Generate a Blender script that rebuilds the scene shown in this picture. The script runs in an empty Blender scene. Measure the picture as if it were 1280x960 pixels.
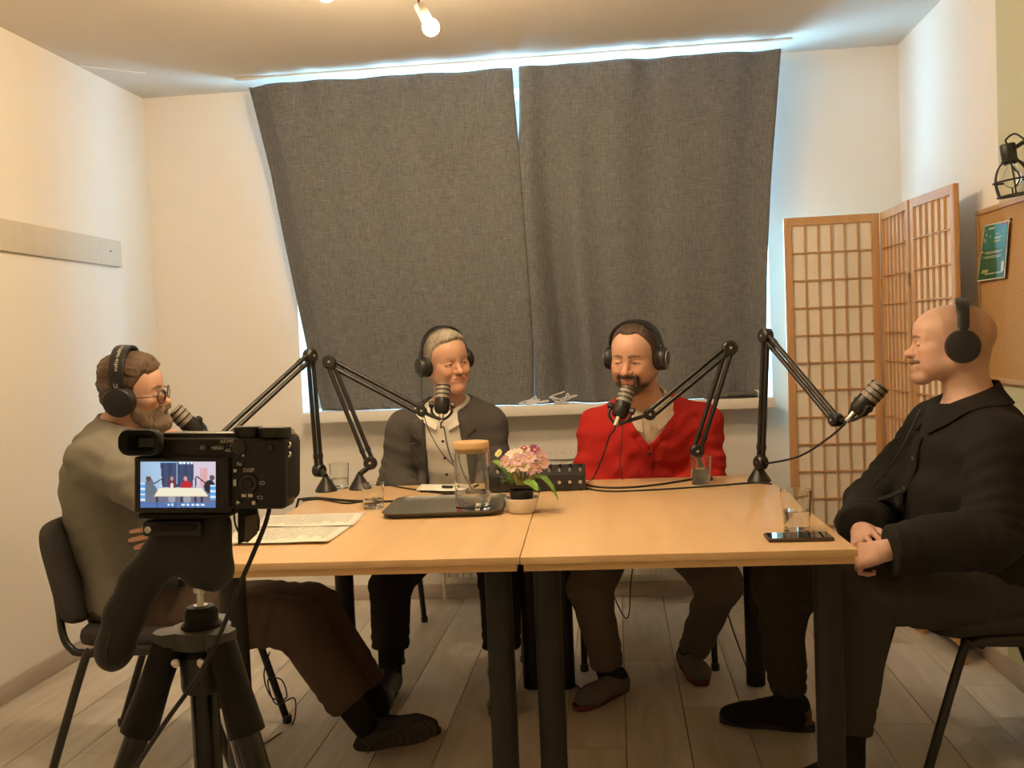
import bpy, bmesh, math, random
import numpy as np
from mathutils import Vector, Matrix
random.seed(7); RNG = np.random.default_rng(11)
SC = bpy.context.scene
COL = SC.collection
# ------------------------------------------------------------------ camera
CAM_POS = np.array([0.0, 0.0, 1.265]); FPX = 1213.5
CR = np.array([0.99360917, 0.10495104, -0.04154628])
CU = np.array([0.03656655, 0.04893545, 0.99813236])
CF = np.array([-0.10678812, 0.99327267, -0.04478502])
cd = bpy.data.cameras.new('camera_view'); cam = bpy.data.objects.new('camera_view', cd); COL.objects.link(cam)
cd.sensor_width = 36.0; cd.lens = 36.0 * FPX / 1280.0; cd.clip_start = 0.05
cam.matrix_world = Matrix(((CR[0], CU[0], -CF[0], CAM_POS[0]), (CR[1], CU[1], -CF[1], CAM_POS[1]),
                           (CR[2], CU[2], -CF[2], CAM_POS[2]), (0, 0, 0, 1)))
SC.camera = cam
# ------------------------------------------------------------------ world (daylight behind the curtains)
w = bpy.data.worlds.new('daylight'); SC.world = w; w.use_nodes = True
bg = w.node_tree.nodes['Background']; bg.inputs[0].default_value = (0.36, 0.72, 1.0, 1); bg.inputs[1].default_value = 24.0
pl = bpy.data.lights.new('window_portal', 'AREA'); pl.shape = 'RECTANGLE'; pl.size = 2.2; pl.size_y = 1.45; pl.cycles.is_portal = True
plo = bpy.data.objects.new('window_portal', pl); COL.objects.link(plo); plo.location = (-0.41, 5.02, 1.72); plo.rotation_euler = (math.radians(-90), 0, 0)
BULB = 1050.0
BULB_COL = (1.0, 0.735, 0.44)
SC.view_settings.view_transform = 'Standard'; SC.view_settings.look = 'None'
SC.view_settings.exposure = 0.0; SC.view_settings.gamma = 1.0; SC.view_settings.use_curve_mapping = False

def at(px, py, Y):
    d = CF + CR * (px - 640) / FPX + CU * (480 - py) / FPX
    return CAM_POS + d * (Y / d[1])
def onz(px, py, z):
    d = CF + CR * (px - 640) / FPX + CU * (480 - py) / FPX
    return CAM_POS + d * ((z - CAM_POS[2]) / d[2])
def onx(px, py, x):
    d = CF + CR * (px - 640) / FPX + CU * (480 - py) / FPX
    return CAM_POS + d * (x / d[0])
def A(*v): return np.array(v, float)
def unit(v): v = np.asarray(v, float); return v / np.linalg.norm(v)
# ------------------------------------------------------------------ materials
MATS = {}
def nodes_of(m): return m.node_tree.nodes, m.node_tree.links
def mat(name, col, rough=0.5, metal=0.0, noise=None, bump=None, spec=None, sheen=0, coat=0, trans=0, ior=1.45, emit=None, attr=None, sss=0):
    """noise=(scale,amount,(stretch)) colour variation; bump=(scale,strength,(stretch))"""
    if name in MATS: return MATS[name]
    m = bpy.data.materials.new(name); m.use_nodes = True; MATS[name] = m
    N, L = nodes_of(m); b = N['Principled BSDF']
    b.inputs['Base Color'].default_value = (*col, 1); b.inputs['Roughness'].default_value = rough; b.inputs['Metallic'].default_value = metal
    if spec is not None: b.inputs['Specular IOR Level'].default_value = spec
    if sheen: b.inputs['Sheen Weight'].default_value = sheen
    if coat: b.inputs['Coat Weight'].default_value = coat
    if trans: b.inputs['Transmission Weight'].default_value = trans; b.inputs['IOR'].default_value = ior
    if sss: b.inputs['Subsurface Weight'].default_value = sss; b.inputs['Subsurface Scale'].default_value = 0.006; b.inputs['Subsurface Radius'].default_value = (1, .35, .2)
    if emit: b.inputs['Emission Color'].default_value = (*emit[0], 1); b.inputs['Emission Strength'].default_value = emit[1]
    tc = N.new('ShaderNodeTexCoord')
    src = None
    if attr:
        at_ = N.new('ShaderNodeAttribute'); at_.attribute_name = attr; src = at_.outputs['Color']
        L.new(src, b.inputs['Base Color'])
    if noise:
        mp = N.new('ShaderNodeMapping'); mp.inputs['Scale'].default_value = noise[2] if len(noise) > 2 else (1, 1, 1)
        L.new(tc.outputs['Object'], mp.inputs[0])
        n = N.new('ShaderNodeTexNoise'); n.inputs['Scale'].default_value = noise[0]; n.inputs['Detail'].default_value = 6
        L.new(mp.outputs[0], n.inputs['Vector'])
        r = N.new('ShaderNodeMapRange'); r.inputs[1].default_value = .25; r.inputs[2].default_value = .75
        r.inputs[3].default_value = 1 - noise[1]; r.inputs[4].default_value = 1 + noise[1]; L.new(n.outputs[0], r.inputs[0])
        mx = N.new('ShaderNodeMix'); mx.data_type = 'RGBA'; mx.blend_type = 'MULTIPLY'; mx.inputs[0].default_value = 1
        if src: L.new(src, mx.inputs[6])
        else: mx.inputs[6].default_value = (*col, 1)
        L.new(r.outputs[0], mx.inputs[7]); L.new(mx.outputs[2], b.inputs['Base Color'])
    if bump:
        mp = N.new('ShaderNodeMapping'); mp.inputs['Scale'].default_value = bump[2] if len(bump) > 2 else (1, 1, 1)
        L.new(tc.outputs['Object'], mp.inputs[0])
        n = N.new('ShaderNodeTexNoise'); n.inputs['Scale'].default_value = bump[0]; n.inputs['Detail'].default_value = 5
        L.new(mp.outputs[0], n.inputs['Vector'])
        bp = N.new('ShaderNodeBump'); bp.inputs['Strength'].default_value = bump[1]; bp.inputs['Distance'].default_value = .004
        L.new(n.outputs[0], bp.inputs['Height']); L.new(bp.outputs[0], b.inputs['Normal'])
    return m
def mat_wood(name, c1, c2, scale, rough=.45, stretch=(14, 1, 14), per_object=False, bump=.05):
    """streaky wood: noise stretched along one axis"""
    if name in MATS: return MATS[name]
    m = bpy.data.materials.new(name); m.use_nodes = True; MATS[name] = m
    N, L = nodes_of(m); b = N['Principled BSDF']; b.inputs['Roughness'].default_value = rough
    tc = N.new('ShaderNodeTexCoord'); mp = N.new('ShaderNodeMapping'); mp.inputs['Scale'].default_value = stretch
    vec = tc.outputs['Object']
    if per_object:
        oi = N.new('ShaderNodeObjectInfo'); ad = N.new('ShaderNodeVectorMath'); ad.operation = 'ADD'
        sc = N.new('ShaderNodeVectorMath'); sc.operation = 'SCALE'; sc.inputs['Scale'].default_value = 37.0
        cb = N.new('ShaderNodeCombineXYZ')
        L.new(oi.outputs['Random'], cb.inputs[0]); L.new(oi.outputs['Random'], cb.inputs[1]); L.new(cb.outputs[0], sc.inputs[0])
        L.new(vec, ad.inputs[0]); L.new(sc.outputs[0], ad.inputs[1]); vec = ad.outputs[0]
    L.new(vec, mp.inputs[0])
    n = N.new('ShaderNodeTexNoise'); n.inputs['Scale'].default_value = scale; n.inputs['Detail'].default_value = 8; n.inputs['Distortion'].default_value = .6
    L.new(mp.outputs[0], n.inputs['Vector'])
    mp2 = N.new('ShaderNodeMapping'); mp2.inputs['Scale'].default_value = tuple(s * .22 for s in stretch); L.new(vec, mp2.inputs[0])
    n2 = N.new('ShaderNodeTexNoise'); n2.inputs['Scale'].default_value = scale * .8; n2.inputs['Detail'].default_value = 3; L.new(mp2.outputs[0], n2.inputs['Vector'])
    mm = N.new('ShaderNodeMath'); mm.operation = 'MULTIPLY_ADD'; mm.inputs[1].default_value = .5; L.new(n.outputs[0], mm.inputs[0])
    m2 = N.new('ShaderNodeMath'); m2.operation = 'MULTIPLY'; m2.inputs[1].default_value = .5; L.new(n2.outputs[0], m2.inputs[0]); L.new(m2.outputs[0], mm.inputs[2])
    rp = N.new('ShaderNodeValToRGB'); rp.color_ramp.elements[0].position = .32; rp.color_ramp.elements[1].position = .66
    rp.color_ramp.elements[0].color = (*c1, 1); rp.color_ramp.elements[1].color = (*c2, 1); L.new(mm.outputs[0], rp.inputs[0])
    out = rp.outputs[0]
    if per_object:
        hs = N.new('ShaderNodeHueSaturation'); mr = N.new('ShaderNodeMapRange'); mr.inputs[3].default_value = .86; mr.inputs[4].default_value = 1.1
        L.new(oi.outputs['Random'], mr.inputs[0]); L.new(mr.outputs[0], hs.inputs['Value']); L.new(out, hs.inputs['Color']); out = hs.outputs[0]
    L.new(out, b.inputs['Base Color'])
    bp = N.new('ShaderNodeBump'); bp.inputs['Strength'].default_value = bump; bp.inputs['Distance'].default_value = .002
    L.new(n.outputs[0], bp.inputs['Height']); L.new(bp.outputs[0], b.inputs['Normal'])
    return m
# ------------------------------------------------------------------ mesh builder
def frame_from_axis(ax):
    a = unit(ax); h = A(0, 0, 1) if abs(a[2]) < .9 else A(1, 0, 0)
    x = unit(np.cross(h, a)); y = np.cross(a, x); return x, y, a
class MB:
    def __init__(s): s.v = []; s.f = []
    def add(s, V, F):
        o = len(s.v); s.v.extend([tuple(map(float, p)) for p in V]); s.f.extend([tuple(i + o for i in f) for f in F]); return s
    def box(s, c, size, R=None, bev=0, seg=2):
        bm = bmesh.new(); bmesh.ops.create_cube(bm, size=1)
        for v in bm.verts: v.co = Vector((v.co.x * size[0], v.co.y * size[1], v.co.z * size[2]))
        if bev: bmesh.ops.bevel(bm, geom=bm.edges[:], offset=bev, segments=seg, affect='EDGES', profile=.5)
        bm.verts.index_update(); R = np.eye(3) if R is None else np.asarray(R)
        V = [R @ A(*v.co) + A(*c) for v in bm.verts]; F = [[v.index for v in f.verts] for f in bm.faces]; bm.free(); return s.add(V, F)
    def cyl(s, a, b, r, r2=None, n=20, caps=True):
        return s.lathe([(r, 0), (r if r2 is None else r2, float(np.linalg.norm(A(*b) - A(*a))))], a, A(*b) - A(*a), n, caps)
    def lathe(s, prof, o=(0, 0, 0), axis=(0, 0, 1), n=28, caps=True):
        x, y, a = frame_from_axis(axis); o = A(*o); V = []; F = []
        for r, z in prof:
            for k in range(n):
                t = 2 * math.pi * k / n; V.append(o + a * z + (x * math.cos(t) + y * math.sin(t)) * r)
        for i in range(len(prof) - 1):
            for k in range(n):
                k2 = (k + 1) % n; F.append((i * n + k, i * n + k2, (i + 1) * n + k2, (i + 1) * n + k))
        if caps:
            if prof[0][0] > 1e-5: F.append(tuple(range(n - 1, -1, -1)))
            if prof[-1][0] > 1e-5: F.append(tuple(range((len(prof) - 1) * n, len(prof) * n)))
        return s.add(V, F)
    def tube(s, pts, r, n=8, closed=False, sub=0, flat=None, caps=True):
        pts = [A(*p) for p in pts]
        if sub: pts = spline(pts, sub, closed)
        m = len(pts); V = []; F = []; prev = None
        rr = r if hasattr(r, '__len__') else [r] * m
        if hasattr(r, '__len__') and len(r) != m: rr = np.interp(np.linspace(0, 1, m), np.linspace(0, 1, len(r)), r)
        for i in range(m):
            t = (pts[(i + 1) % m] - pts[i - 1]) if closed else (pts[min(i + 1, m - 1)] - pts[max(i - 1, 0)])
            t = unit(t)
            if prev is None: x, y, _ = frame_from_axis(t)
            else:
                x = prev - t * (prev @ t); x = unit(x); y = np.cross(t, x)
            prev = x
            for k in range(n):
                a = 2 * math.pi * k / n; V.append(pts[i] + (x * math.cos(a) + y * math.sin(a) * (flat or 1)) * rr[i])
        for i in range(m if closed else m - 1):
            for k in range(n):
                k2 = (k + 1) % n; j = (i + 1) % m; F.append((i * n + k, i * n + k2, j * n + k2, j * n + k))
        if not closed and caps: F.append(tuple(range(n - 1, -1, -1))); F.append(tuple(range((m - 1) * n, m * n)))
        return s.add(V, F)
    def sphere(s, c, r, n=16, m=10, R=None, zmin=-1, zmax=1):
        r = A(r, r, r) if np.isscalar(r) else A(*r); R = np.eye(3) if R is None else np.asarray(R)
        prof = []; V = []; F = []
        for i in range(m + 1):
            z = math.sin(math.pi * (i / m - .5)); z = min(max(z, zmin), zmax); q = math.sqrt(max(0, 1 - z * z))
            for k in range(n):
                t = 2 * math.pi * k / n; V.append(R @ (A(q * math.cos(t), q * math.sin(t), z) * r) + A(*c))
        for i in range(m):
            for k in range(n):
                k2 = (k + 1) % n; F.append((i * n + k, i * n + k2, (i + 1) * n + k2, (i + 1) * n + k))
        return s.add(V, F)
    def prism(s, poly, o, ex, ey, ez, t):
        """polygon in (ex,ey) extruded from 0 to t along ez"""
        o, ex, ey, ez = map(lambda q: A(*q), (o, ex, ey, ez)); n = len(poly)
        V = [o + ex * p[0] + ey * p[1] for p in poly] + [o + ex * p[0] + ey * p[1] + ez * t for p in poly]
        F = [tuple(range(n - 1, -1, -1)), tuple(range(n, 2 * n))] + [(i, (i + 1) % n, n + (i + 1) % n, n + i) for i in range(n)]
        return s.add(V, F)
    def sweep(s, pts, ups, wd, th, closed=False):
        """flat strap: rectangle (wd along side, th along up) swept along pts"""
        m = len(pts); V = []; F = []
        for i in range(m):
            p = A(*pts[i]); t = unit(A(*pts[min(i + 1, m - 1)]) - A(*pts[max(i - 1, 0)])); u = A(*ups[i]); u = unit(u - t * (u @ t)); x = np.cross(t, u)
            w_ = wd[i] if hasattr(wd, '__len__') else wd; h_ = th[i] if hasattr(th, '__len__') else th
            c = .3
            for a, b in ((-1, -1 + c), (-1 + c, -1), (1 - c, -1), (1, -1 + c), (1, 1 - c), (1 - c, 1), (-1 + c, 1), (-1, 1 - c)):
                V.append(p + x * a * w_ / 2 + u * b * h_ / 2)
        for i in range(m - 1):
            for k in range(8): k2 = (k + 1) % 8; F.append((i * 8 + k, i * 8 + k2, (i + 1) * 8 + k2, (i + 1) * 8 + k))
        F.append(tuple(range(7, -1, -1))); F.append(tuple(range((m - 1) * 8, m * 8)))
        return s.add(V, F)
    def mesh(s, name, sharp=38):
        me = bpy.data.meshes.new(name); me.from_pydata(s.v, [], s.f); me.validate()
        bm = bmesh.new(); bm.from_mesh(me); bmesh.ops.recalc_face_normals(bm, faces=bm.faces[:]); bm.to_mesh(me); bm.free()
        me.shade_smooth()
        if sharp: me.set_sharp_from_angle(angle=math.radians(sharp))
        return me
    def build(s, name, m, parent=None, label=None, cat=None, group=None, kind=None, sharp=38):
        return link(s.mesh(name, sharp), name, m, parent, label, cat, group, kind)
def link(me, name, m, parent=None, label=None, cat=None, group=None, kind=None):
    o = bpy.data.objects.new(name, me); COL.objects.link(o)
    if m is not None and not me.materials: me.materials.append(m)
    if parent is not None:
        o.parent = parent; o.matrix_parent_inverse = world_mat(parent).inverted()
    tag(o, label, cat, group, kind); return o
def world_mat(o):
    M = o.matrix_basis.copy()
    if o.parent: M = world_mat(o.parent) @ o.matrix_parent_inverse @ M
    return M
def tag(o, label=None, cat=None, group=None, kind=None):
    for k, v in (('label', label), ('category', cat), ('group', group), ('kind', kind)):
        if v: o[k] = v
    return o
def thing(name, label, cat, loc=(0, 0, 0), group=None):
    o = bpy.data.objects.new(name, None); COL.objects.link(o); o.location = tuple(loc); o.empty_display_size = .05
    return tag(o, label, cat, group)
def spline(pts, sub=6, closed=False):
    pts = [A(*p) for p in pts]; n = len(pts); out = []
    for i in range(n if closed else n - 1):
        g = (lambda k: pts[k % n]) if closed else (lambda k: pts[min(max(k, 0), n - 1)])
        p0, p1, p2, p3 = g(i - 1), g(i), g(i + 1), g(i + 2)
        for k in range(sub):
            t = k / sub; out.append(.5 * ((2 * p1) + (p2 - p0) * t + (2 * p0 - 5 * p1 + 4 * p2 - p3) * t * t + (3 * p1 - p0 - 3 * p2 + p3) * t ** 3))
    if not closed: out.append(pts[-1])
    return out
_fonts = {}
def text_mesh(txt, size, o, ex, ey, ez, lift=.0004, align='CENTER'):
    """flat lettering laid on a surface, returns (verts, faces)"""
    cu = bpy.data.curves.new('lettering', 'FONT'); cu.body = txt; cu.size = size; cu.align_x = align; cu.align_y = 'CENTER'; cu.resolution_u = 2
    ob = bpy.data.objects.new('lettering', cu); COL.objects.link(ob)
    me = bpy.data.meshes.new_from_object(ob.evaluated_get(bpy.context.evaluated_depsgraph_get()))
    V = [A(*o) + A(*ex) * v.co.x + A(*ey) * v.co.y + A(*ez) * lift for v in me.vertices]; F = [list(p.vertices) for p in me.polygons]
    bpy.data.objects.remove(ob); bpy.data.curves.remove(cu); bpy.data.meshes.remove(me)
    return V, F
# ================================================================== ROOM
XL, XR, YB, YF, ZC = -2.302, 1.345, 4.702, -1.6, 2.55
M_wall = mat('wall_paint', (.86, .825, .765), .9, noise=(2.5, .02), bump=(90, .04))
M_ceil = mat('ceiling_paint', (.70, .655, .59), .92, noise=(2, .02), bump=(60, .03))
M_olive = mat('olive_wall_paint', (.56, .54, .36), .9, noise=(2, .03))
M_base = mat_wood('baseboard_laminate', (.42, .345, .30), (.54, .455, .40), 2.2, .55, (8, 2, 8))
M_plank = mat_wood('laminate_plank', (.52, .465, .39), (.77, .71, .62), 2.4, .55, (9, 1, 9), per_object=True)
M_gap = mat('plank_joint', (.10, .075, .055), .9)
M_whitepaint = mat('white_lacquer', (.82, .80, .75), .45, noise=(3, .02))
def st(mb, name, m, parent=None): return mb.build(name, m, parent, kind='structure' if parent is None else None)
fl = st(MB().box(((XL + XR) / 2, (YB + YF) / 2, -.06), (XR - XL + .3, YB - YF + .3, .1)), 'floor', M_gap)
pw, plen = .194, 1.285
plank_mesh = MB().box((0, 0, 0), (pw - .0026, plen - .0024, .012), bev=.0008, seg=1).mesh('plank'); plank_mesh.materials.append(M_plank)
k = 0; x = -.98 - 7 * pw
while x < XR:
    y = YB - .01 - plen * ((k * .37 + .29) % 1.0)
    ys = [y - j * plen for j in range(-1, 6)]
    for yy in ys:
        y0, y1 = max(yy, YF + .01), min(yy + plen, YB - .004)
        x0, x1 = max(x, XL + .004), min(x + pw, XR - .004)
        if y1 - y0 < .03 or x1 - x0 < .02: continue
        o = link(plank_mesh, 'plank', M_plank, fl)
        o.location = ((x0 + x1) / 2, (y0 + y1) / 2, -.006); o.scale = ((x1 - x0) / pw, (y1 - y0) / plen, 1)
    x += pw; k += 1
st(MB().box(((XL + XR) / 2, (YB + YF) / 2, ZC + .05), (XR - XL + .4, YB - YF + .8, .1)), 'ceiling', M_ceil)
st(MB().box((XL - .1, (YB + YF) / 2, ZC / 2), (.2, YB - YF + .4, ZC)), 'wall_left', M_wall)
rw = MB().box((XR + .1, (YB + 3.56) / 2 + .1, ZC / 2), (.2, YB - 3.56 + .2, ZC)); st(rw, 'wall_right', M_wall)
st(MB().box((XR + .1, (3.56 + YF) / 2 - .1, ZC / 2), (.2, 3.56 - YF + .2, ZC)), 'wall_right_olive', M_olive)
st(MB().box(((XL + XR) / 2, YF - .1, ZC / 2), (XR - XL + .4, .2, ZC)), 'wall_front', M_wall)
wx0, wx1, wz0, wz1 = -1.56, .735, .93, 2.47; T = .35
bw = MB()
bw.box(((XL + wx0) / 2 - .1, YB + T / 2, ZC / 2), (wx0 - XL + .2, T, ZC)); bw.box(((wx1 + XR) / 2 + .1, YB + T / 2, ZC / 2), (XR - wx1 + .2, T, ZC))
bw.box(((wx0 + wx1) / 2, YB + T / 2, wz0 / 2), (wx1 - wx0, T, wz0)); bw.box(((wx0 + wx1) / 2, YB + T / 2, (wz1 + ZC) / 2), (wx1 - wx0, T, ZC - wz1))
st(bw, 'wall_back', M_wall)
def bboard(name, a, b, n):
    a, b, n = A(*a, 0), A(*b, 0), A(*n, 0); d = unit(b - a); Lh = np.linalg.norm(b - a); c = (a + b) / 2 + n * .0075 + A(0, 0, .0365)
    R = np.stack([d, n, A(0, 0, 1)], 1); return st(MB().box(c, (Lh, .015, .073), R, bev=.003), name, M_base)
bboard('baseboard_back', (XL, YB), (XR, YB), (0, -1)); bboard('baseboard_left', (XL, YF), (XL, YB - .016), (1, 0)); bboard('baseboard_right', (XR, YF), (XR, YB - .016), (-1, 0))
# window with frame, casements and panes behind the curtains
win = st(MB().box((wx0 + .11, YB + .29, (wz0 + wz1) / 2), (.22, .07, wz1 - wz0)).box((wx1 - .025, YB + .29, (wz0 + wz1) / 2), (.05, .07, wz1 - wz0))
         .box(((wx0 + wx1) / 2 + .085, YB + .29, wz0 + .05), (wx1 - wx0 - .27, .07, .10)).box(((wx0 + wx1) / 2 + .085, YB + .29, wz1 - .03), (wx1 - wx0 - .27, .07, .06))
         .box(((wx0 + wx1) / 2, YB + .29, (wz0 + wz1) / 2), (.08, .07, wz1 - wz0 - .12)), 'window_1', M_whitepaint)
M_glass = mat('window_glass', (1, 1, 1), .0, trans=1.0, ior=1.01)
for xa, xb in ((wx0 + .22, (wx0 + wx1) / 2 - .04), ((wx0 + wx1) / 2 + .04, wx1 - .05)):
    cs = MB(); xm = (xa + xb) / 2; zm = (wz0 + wz1) / 2; hh = wz1 - wz0 - .12
    cs.box((xa + .025, YB + .27, zm), (.05, .05, hh)).box((xb - .025, YB + .27, zm), (.05, .05, hh)).box((xm, YB + .27, wz0 + .085), (xb - xa - .1, .05, .05)).box((xm, YB + .27, wz1 - .085), (xb - xa - .1, .05, .05))
    c = cs.build('casement', M_whitepaint, win)
    MB().box((xm, YB + .275, zm), (xb - xa - .1, .006, hh - .1)).build('pane', M_glass, c)
st(MB().box((-.40, (4.545 + YB + .25) / 2, .93), (2.245, YB + .25 - 4.545, .05), bev=.006), 'trim_1', M_whitepaint)   # window sill
# curtains: hang from a ceiling rail in front of the wall, tucked onto the sill
def mat_curtain():
    m = bpy.data.materials.new('slate_woven_curtain'); m.use_nodes = True; N, L = nodes_of(m); b = N['Principled BSDF']; b.inputs['Roughness'].default_value = .95
    b.inputs['Specular IOR Level'].default_value = .15
    tc = N.new('ShaderNodeTexCoord'); outs = []
    for s in ((420, 90, 22), (24, 90, 480)):
        mp = N.new('ShaderNodeMapping'); mp.inputs['Scale'].default_value = s; L.new(tc.outputs['Object'], mp.inputs[0])
        n = N.new('ShaderNodeTexNoise'); n.inputs['Scale'].default_value = 1; n.inputs['Detail'].default_value = 4; L.new(mp.outputs[0], n.inputs[0]); outs.append(n)
    ad = N.new('ShaderNodeMath'); ad.operation = 'ADD'; L.new(outs[0].outputs[0], ad.inputs[0]); L.new(outs[1].outputs[0], ad.inputs[1])
    rp = N.new('ShaderNodeValToRGB'); e = rp.color_ramp.elements; e[0].position = .36; e[1].position = .66
    e[0].color = (.098, .104, .112, 1); e[1].color = (.225, .230, .236, 1)
    hv = N.new('ShaderNodeMath'); hv.operation = 'MULTIPLY'; hv.inputs[1].default_value = .5; L.new(ad.outputs[0], hv.inputs[0]); L.new(hv.outputs[0], rp.inputs[0])
    L.new(rp.outputs[0], b.inputs['Base Color'])
    bp = N.new('ShaderNodeBump'); bp.inputs['Strength'].default_value = .25; bp.inputs['Distance'].default_value = .002; L.new(ad.outputs[0], bp.inputs['Height']); L.new(bp.outputs[0], b.inputs['Normal'])
    return m
M_curt = mat_curtain()
def curtain(name, label, ledge, redge, seed, crease):
    """ledge/redge: lists of (px,py) down the edge; depth runs from the ceiling rail to the sill"""
    rs = np.random.default_rng(seed); nu, nv = 120, 90
    def edge(E, t):
        ys = np.array([p[1] for p in E], float); xs = np.array([p[0] for p in E], float); y = ys[0] + (ys[-1] - ys[0]) * t; return np.interp(y, ys, xs), y
    G = np.zeros((nv + 1, nu + 1, 3)); ph = rs.uniform(0, 6, 8)
    for j in range(nv + 1):
        t = j / nv; Y = 4.462 + .165 * t ** .9
        xl, yl = edge(ledge, t); xr, yr = edge(redge, t); a = at(xl, yl, Y); b = at(xr, yr, Y)
        for i in range(nu + 1):
            u = i / nu; p = a * (1 - u) + b * u
            top = math.exp(-t * 16)
            f = .010 * math.sin(u * 17 + ph[0] + t * .8) + .007 * math.sin(u * 31 + ph[1] - t * 1.5) + top * .012 * math.sin(u * 46 + ph[2])
            f += crease * .07 * math.exp(-((u - .10 - .06 * t) / .05) ** 2) * (t ** .7) - crease * .05 * math.exp(-((u - .22 - .03 * t) / .05) ** 2) * t
            f += -.03 * (t > .9) * (t - .9) * 10 * (.6 + .5 * math.sin(u * 38 + ph[3]) * math.sin(u * 9 + ph[4]))
            if not crease: f += .05 * max(0, 1 - u / .07)
            f *= (1 if 0 < i < nu else .6)
            z = p[2] + top * .003 * math.sin(u * 46 + ph[2])
            if t > .93: z -= (t - .93) / .07 * .03
            G[j, i] = (p[0], p[1] + f + crease * .018 * max(0, 1 - u / .05), min(max(z, .9565), 2.538))
    V = G.reshape(-1, 3); n0 = len(V); V2 = V + A(0, .004, 0); W = nu + 1; F = []
    for j in range(nv):
        for i in range(nu):
            q = (j * W + i, j * W + i + 1, (j + 1) * W + i + 1, (j + 1) * W + i); F.append(q); F.append(tuple(n0 + k for k in reversed(q)))
    rim = [i for i in range(W)] + [j * W + nu for j in range(1, nv + 1)] + [nv * W + i for i in range(nu - 1, -1, -1)] + [j * W for j in range(nv - 1, 0, -1)]
    for a, b in zip(rim, rim[1:] + rim[:1]): F.append((a, n0 + a, n0 + b, b))
    mb = MB(); mb.v = [tuple(p) for p in np.vstack([V, V2])]; mb.f = F
    return mb.build(name, M_curt, label=label, cat='curtain', sharp=0)
curtain('curtain', 'slate grey woven curtain tucked onto the sill behind the man in the blazer', [(308, 106), (335, 215), (352, 300), (370, 385), (386, 460), (402, 514)], [(640, 85), (650, 200), (660, 330), (666, 420), (668, 500)], 3, 0)
curtain('curtain', 'slate grey woven curtain with a deep crease behind the man in the red cardigan', [(648, 83), (649, 140), (646, 220), (654, 330), (661, 420), (668, 498)], [(976, 61), (971, 130), (964, 220), (959, 330), (957, 490)], 5, 1)
M_white_pl = mat('white_plastic', (.8, .8, .78), .4)
rail = thing('curtain_rail', 'thin white curtain rail screwed to the ceiling above the curtains', 'curtain rail', (-.45, 4.475, ZC - .012))
MB().box((-.45, 4.477, ZC - .005), (2.56, .02, .008), bev=.002).build('track', M_white_pl, rail)
# board on the left wall, bright ceiling streak
M_board = mat('cream_painted_board', (.66, .60, .50), .6, noise=(4, .04, (1, 8, 1)))
bd = thing('wall_rail_board', 'long cream painted board screwed flat to the left wall', 'wall board', (XL + .01, 3.0, 1.745))
MB().box((XL + .0095, (4.36 + .6) / 2, 1.745), (.019, 3.76, .121), bev=.002).build('board', M_board, bd)
for yy in (4.26, 2.9, 1.5): MB().lathe([(.005, 0), (.005, .0012), (.002, .0018)], (XL + .019, yy, 1.75), (1, 0, 0), 10).build('screw', mat('dark_screw', (.05, .04, .03), .5), bd)
MB().tube([onz(98, 82.5, ZC - .004), onz(130, 85.5, ZC - .003), onz(183, 91.5, ZC - .004)], .0025, 6).build('bright_streak', M_white_pl, label='thin white line standing in for a bright streak on the ceiling by the left wall', cat='cord')  # bright streak on the ceiling given shape as a made-up thin white tube
# cables and odds on the sill
M_wcable = mat('white_cable', (.72, .74, .78), .5)
def coil(c, r, n, seed):
    rs = np.random.default_rng(seed); return [A(*c) + A(rs.normal() * r * .8, rs.uniform(-.03, .01), .004 + abs(rs.normal()) * r * .6) for _ in range(n * 8)]
MB().tube(coil(at(668, 498, 4.575) * A(1, 1, 0) + A(0, 0, .957), .035, 3, 1), .003, 6, sub=4).build('cable_coil', M_wcable, label='tangle of white cable heaped on the window sill where the curtains meet', cat='cable')
MB().tube(coil(at(706, 498, 4.575) * A(1, 1, 0) + A(0, 0, .957), .045, 2, 5), .003, 6, sub=4).build('cable_coil', M_wcable, label='loose loops of white cable on the sill beside the red cardigan', cat='cable')
fc = MB(); 
for i, (dx, w_, h_) in enumerate(((0, .24, .022), (.05, .15, .03))): fc.box(at(912, 489, 4.573) * A(1, 1, 0) + A(dx, 0, .956 + h_ / 2), (w_, .05, h_), bev=.009, seg=3)
fc.build('folded_cloth', mat('dark_grey_cloth', (.12, .115, .11), .9, noise=(60, .3)), label='dark grey folded cloth lying at the right end of the sill', cat='cloth')
MB().box(at(944, 488, 4.60) * A(1, 1, 0) + A(.012, 0, .971), (.035, .05, .03), np.array(Matrix.Rotation(.3, 3, 'Y')), bev=.004).build('paper_packet', mat('packet', (.75, .72, .66), .6), label='small white packet lying on the folded cloth end of the sill', cat='packet')
# radiator under the window
rad = thing('radiator', 'white panel radiator with ribbed face below the window sill', 'radiator', (-.30, 4.6, .13))
rx0, rx1, rz0, rz1 = -.85, .245, .135, .715
fr = MB(); n = 33
prof = []
for i in range(n * 6 + 1):
    u = i / (n * 6); ph = (i % 6) / 6; d = .006 * (1 if .25 < ph < .75 else 0); prof.append((rx0 + .01 + (rx1 - rx0 - .02) * u, 4.575 + d))
V = [(x, y, z) for z in (rz0, rz1 - .03) for x, y in prof]; m_ = len(prof)
fr.add(V, [(i, i + 1, m_ + i + 1, m_ + i) for i in range(m_ - 1)]); fr.box(((rx0 + rx1) / 2, 4.605, (rz0 + rz1) / 2 - .01), (rx1 - rx0 - .02, .045, rz1 - rz0 - .03)); fr.build('panel', M_whitepaint, rad)
for xx in (rx0 + .004, rx1 - .004): MB().box((xx, 4.61, (rz0 + rz1) / 2), (.008, .085, rz1 - rz0)).build('side_cover', M_whitepaint, rad)
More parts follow.
